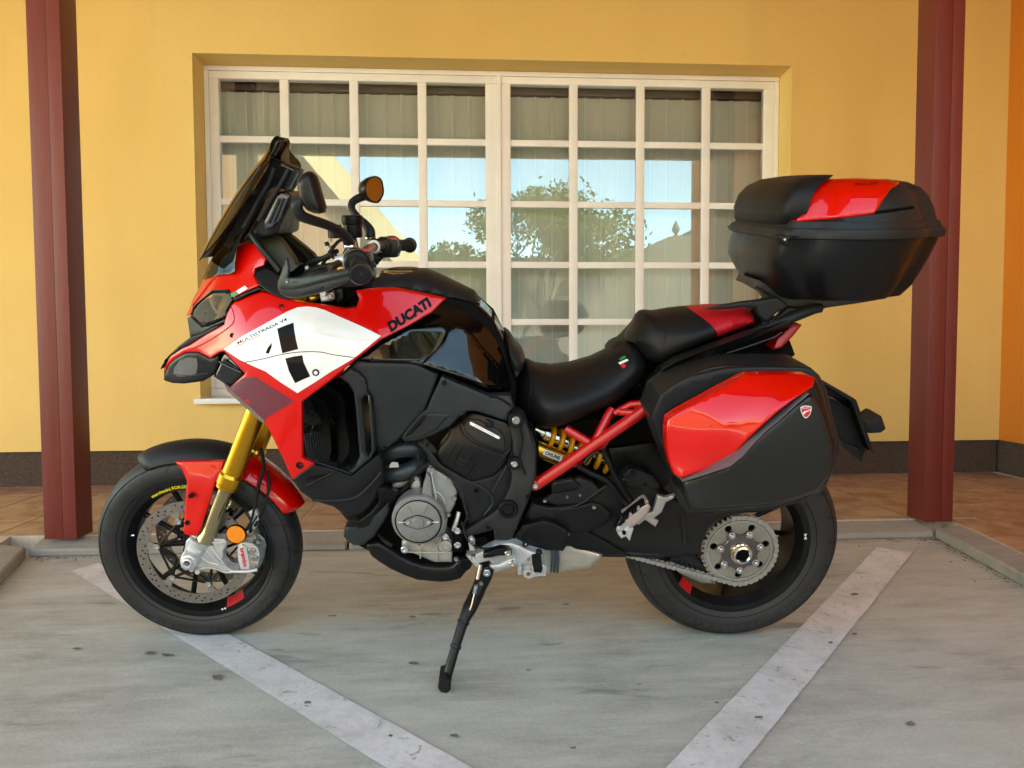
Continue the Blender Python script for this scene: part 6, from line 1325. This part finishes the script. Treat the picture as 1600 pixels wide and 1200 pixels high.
shell('dash_screen', [(413, 346), (432, 306), (440, 302), (452, 306), (440, 340), (424, 356), (414, 358)], .125, mat('dash_glass', (.02, .028, .035), .08, 0, 1, var=(10, .2)), dh_, .01, r=2, drop=.003, step=6)
for k in range(3): tube('dash_rib', [P(418+k*8, 350-k*2, .135), P(436+k*7, 309, .135)], .0022, DGRY, dh_, 5)
puff('dash_visor', [(425, 365), (436, 352), (441, 340), (438, 357), (436, 366), (428, 370), (418, 371)], .10, SBLK, mc, r=4, w0=.08, ol=.1, step=6)
shell('cockpit_panel', [(396, 378), (404, 372), (430, 362), (440, 376), (450, 390), (460, 405), (462, 412), (470, 413), (456, 425), (442, 424), (432, 414), (414, 396)], [(404, 372, .06), (430, 362, .06), (462, 410, .12), (440, 422, .12)], mat('cockpit_olive', (.035, .032, .016), .5, var=(14, .2)), mc, .03, r=3, drop=.005, step=8, mirror=True)
tube('cockpit_stay', [P(392, 366, .115), P(405, 384, .13), (P(420, 402, .14)), P(438, 424, .15)], .0085, SBLK, mc, 10, 3)
shell('cockpit_fill', [(392, 372), (430, 365), (470, 415), (540, 440), (545, 455), (470, 460), (430, 440), (400, 420), (405, 395)], .02, XBLK, mc, .10, r=0, drop=0, step=14)
# signal: wind the hidden far side with a plain engine mass so that it is whole from another step aside
shell('far_engine_side', [(480, 720), (600, 700), (800, 650), (830, 760), (800, 850), (700, 885), (600, 870), (540, 810)], -.10, MBLK, mc, .08, r=8, drop=.02, step=18)
for q, l, par in (([(744, 757), (762, 768), (770, 785), (756, 806)], .194, fr), ([(792, 728), (778, 752), (770, 768)], .200, fr), ([(704, 748), (720, 766), (726, 790), (731, 812)], .180, fr), ([(655, 692), (676, 712), (690, 729), (724, 748)], .180, fr)):
    tube('cover_crease_highlight', [P(x, y, l) for x, y in q], .0022, DGRY, par, 6, 5)  # raised creases in paler grey, painting the highlights on the cover edges
for q, l in (([(834, 789), (862, 795), (900, 790), (934, 768), (962, 750), (985, 750)], .158), ([(1002, 760), (1040, 778), (1062, 797), (1068, 820), (1070, 850)], .146), ([(890, 835), (930, 850), (975, 863), (1030, 866)], .142), ([(1098, 806), (1130, 799), (1180, 795)], .140)):
    tube('swingarm_edge_highlight', [P(x, y, l) for x, y in q], .0024, DGRY, swg, 6, 5)  # edge highlights of the swingarm, put in as paler grey tubes
for (x, y, l, r_) in ((627, 694, .19, 3), (668, 695, .185, 3), (762, 826, .20, 3.5), (824, 776, .20, 3), (1008, 757, .145, 3), (1148, 792, .14, 3), (545, 730, .235, 3), (600, 700, .20, 3)): bolt(x, y, l, r_, SBLK, mc, 'cover_screw')
# moulded tyre lettering
TL = mat('tyre_lettering', (.032, .032, .034), .55, var=(60, .1))
arc_text('ROSSO', FC, .2600, 215, 250, .0125, TL, fw, .0614)
arc_text('190/55ZR17', RC, .2640, 250, 300, .0150, TL, rw, .0973); arc_text('120/70ZR17', FC, .2600, 262, 305, .0125, TL, fw, .0614); arc_text('ROSSO', RC, .2640, 205, 235, .0150, TL, rw, .0973)
for c_, r_, l_, w_ in ((FC, .2770, .0546, fw), (RC, .2900, .0860, rw), (FC, .2300, .0545, fw), (RC, .2360, .0905, rw)):
    lathe('sidewall_bead', (c_[0], l_, c_[2]), (0, 1, 0), [(r_-.0015, -.001), (r_, .0009), (r_+.0015, -.001)], RUB, w_, 96)
arc_text('M', FC, .2040, 250, 254, .006, WPR, fw, .0490); arc_text('M', RC, .2050, 170, 175, .008, WPR, rw, .0835)
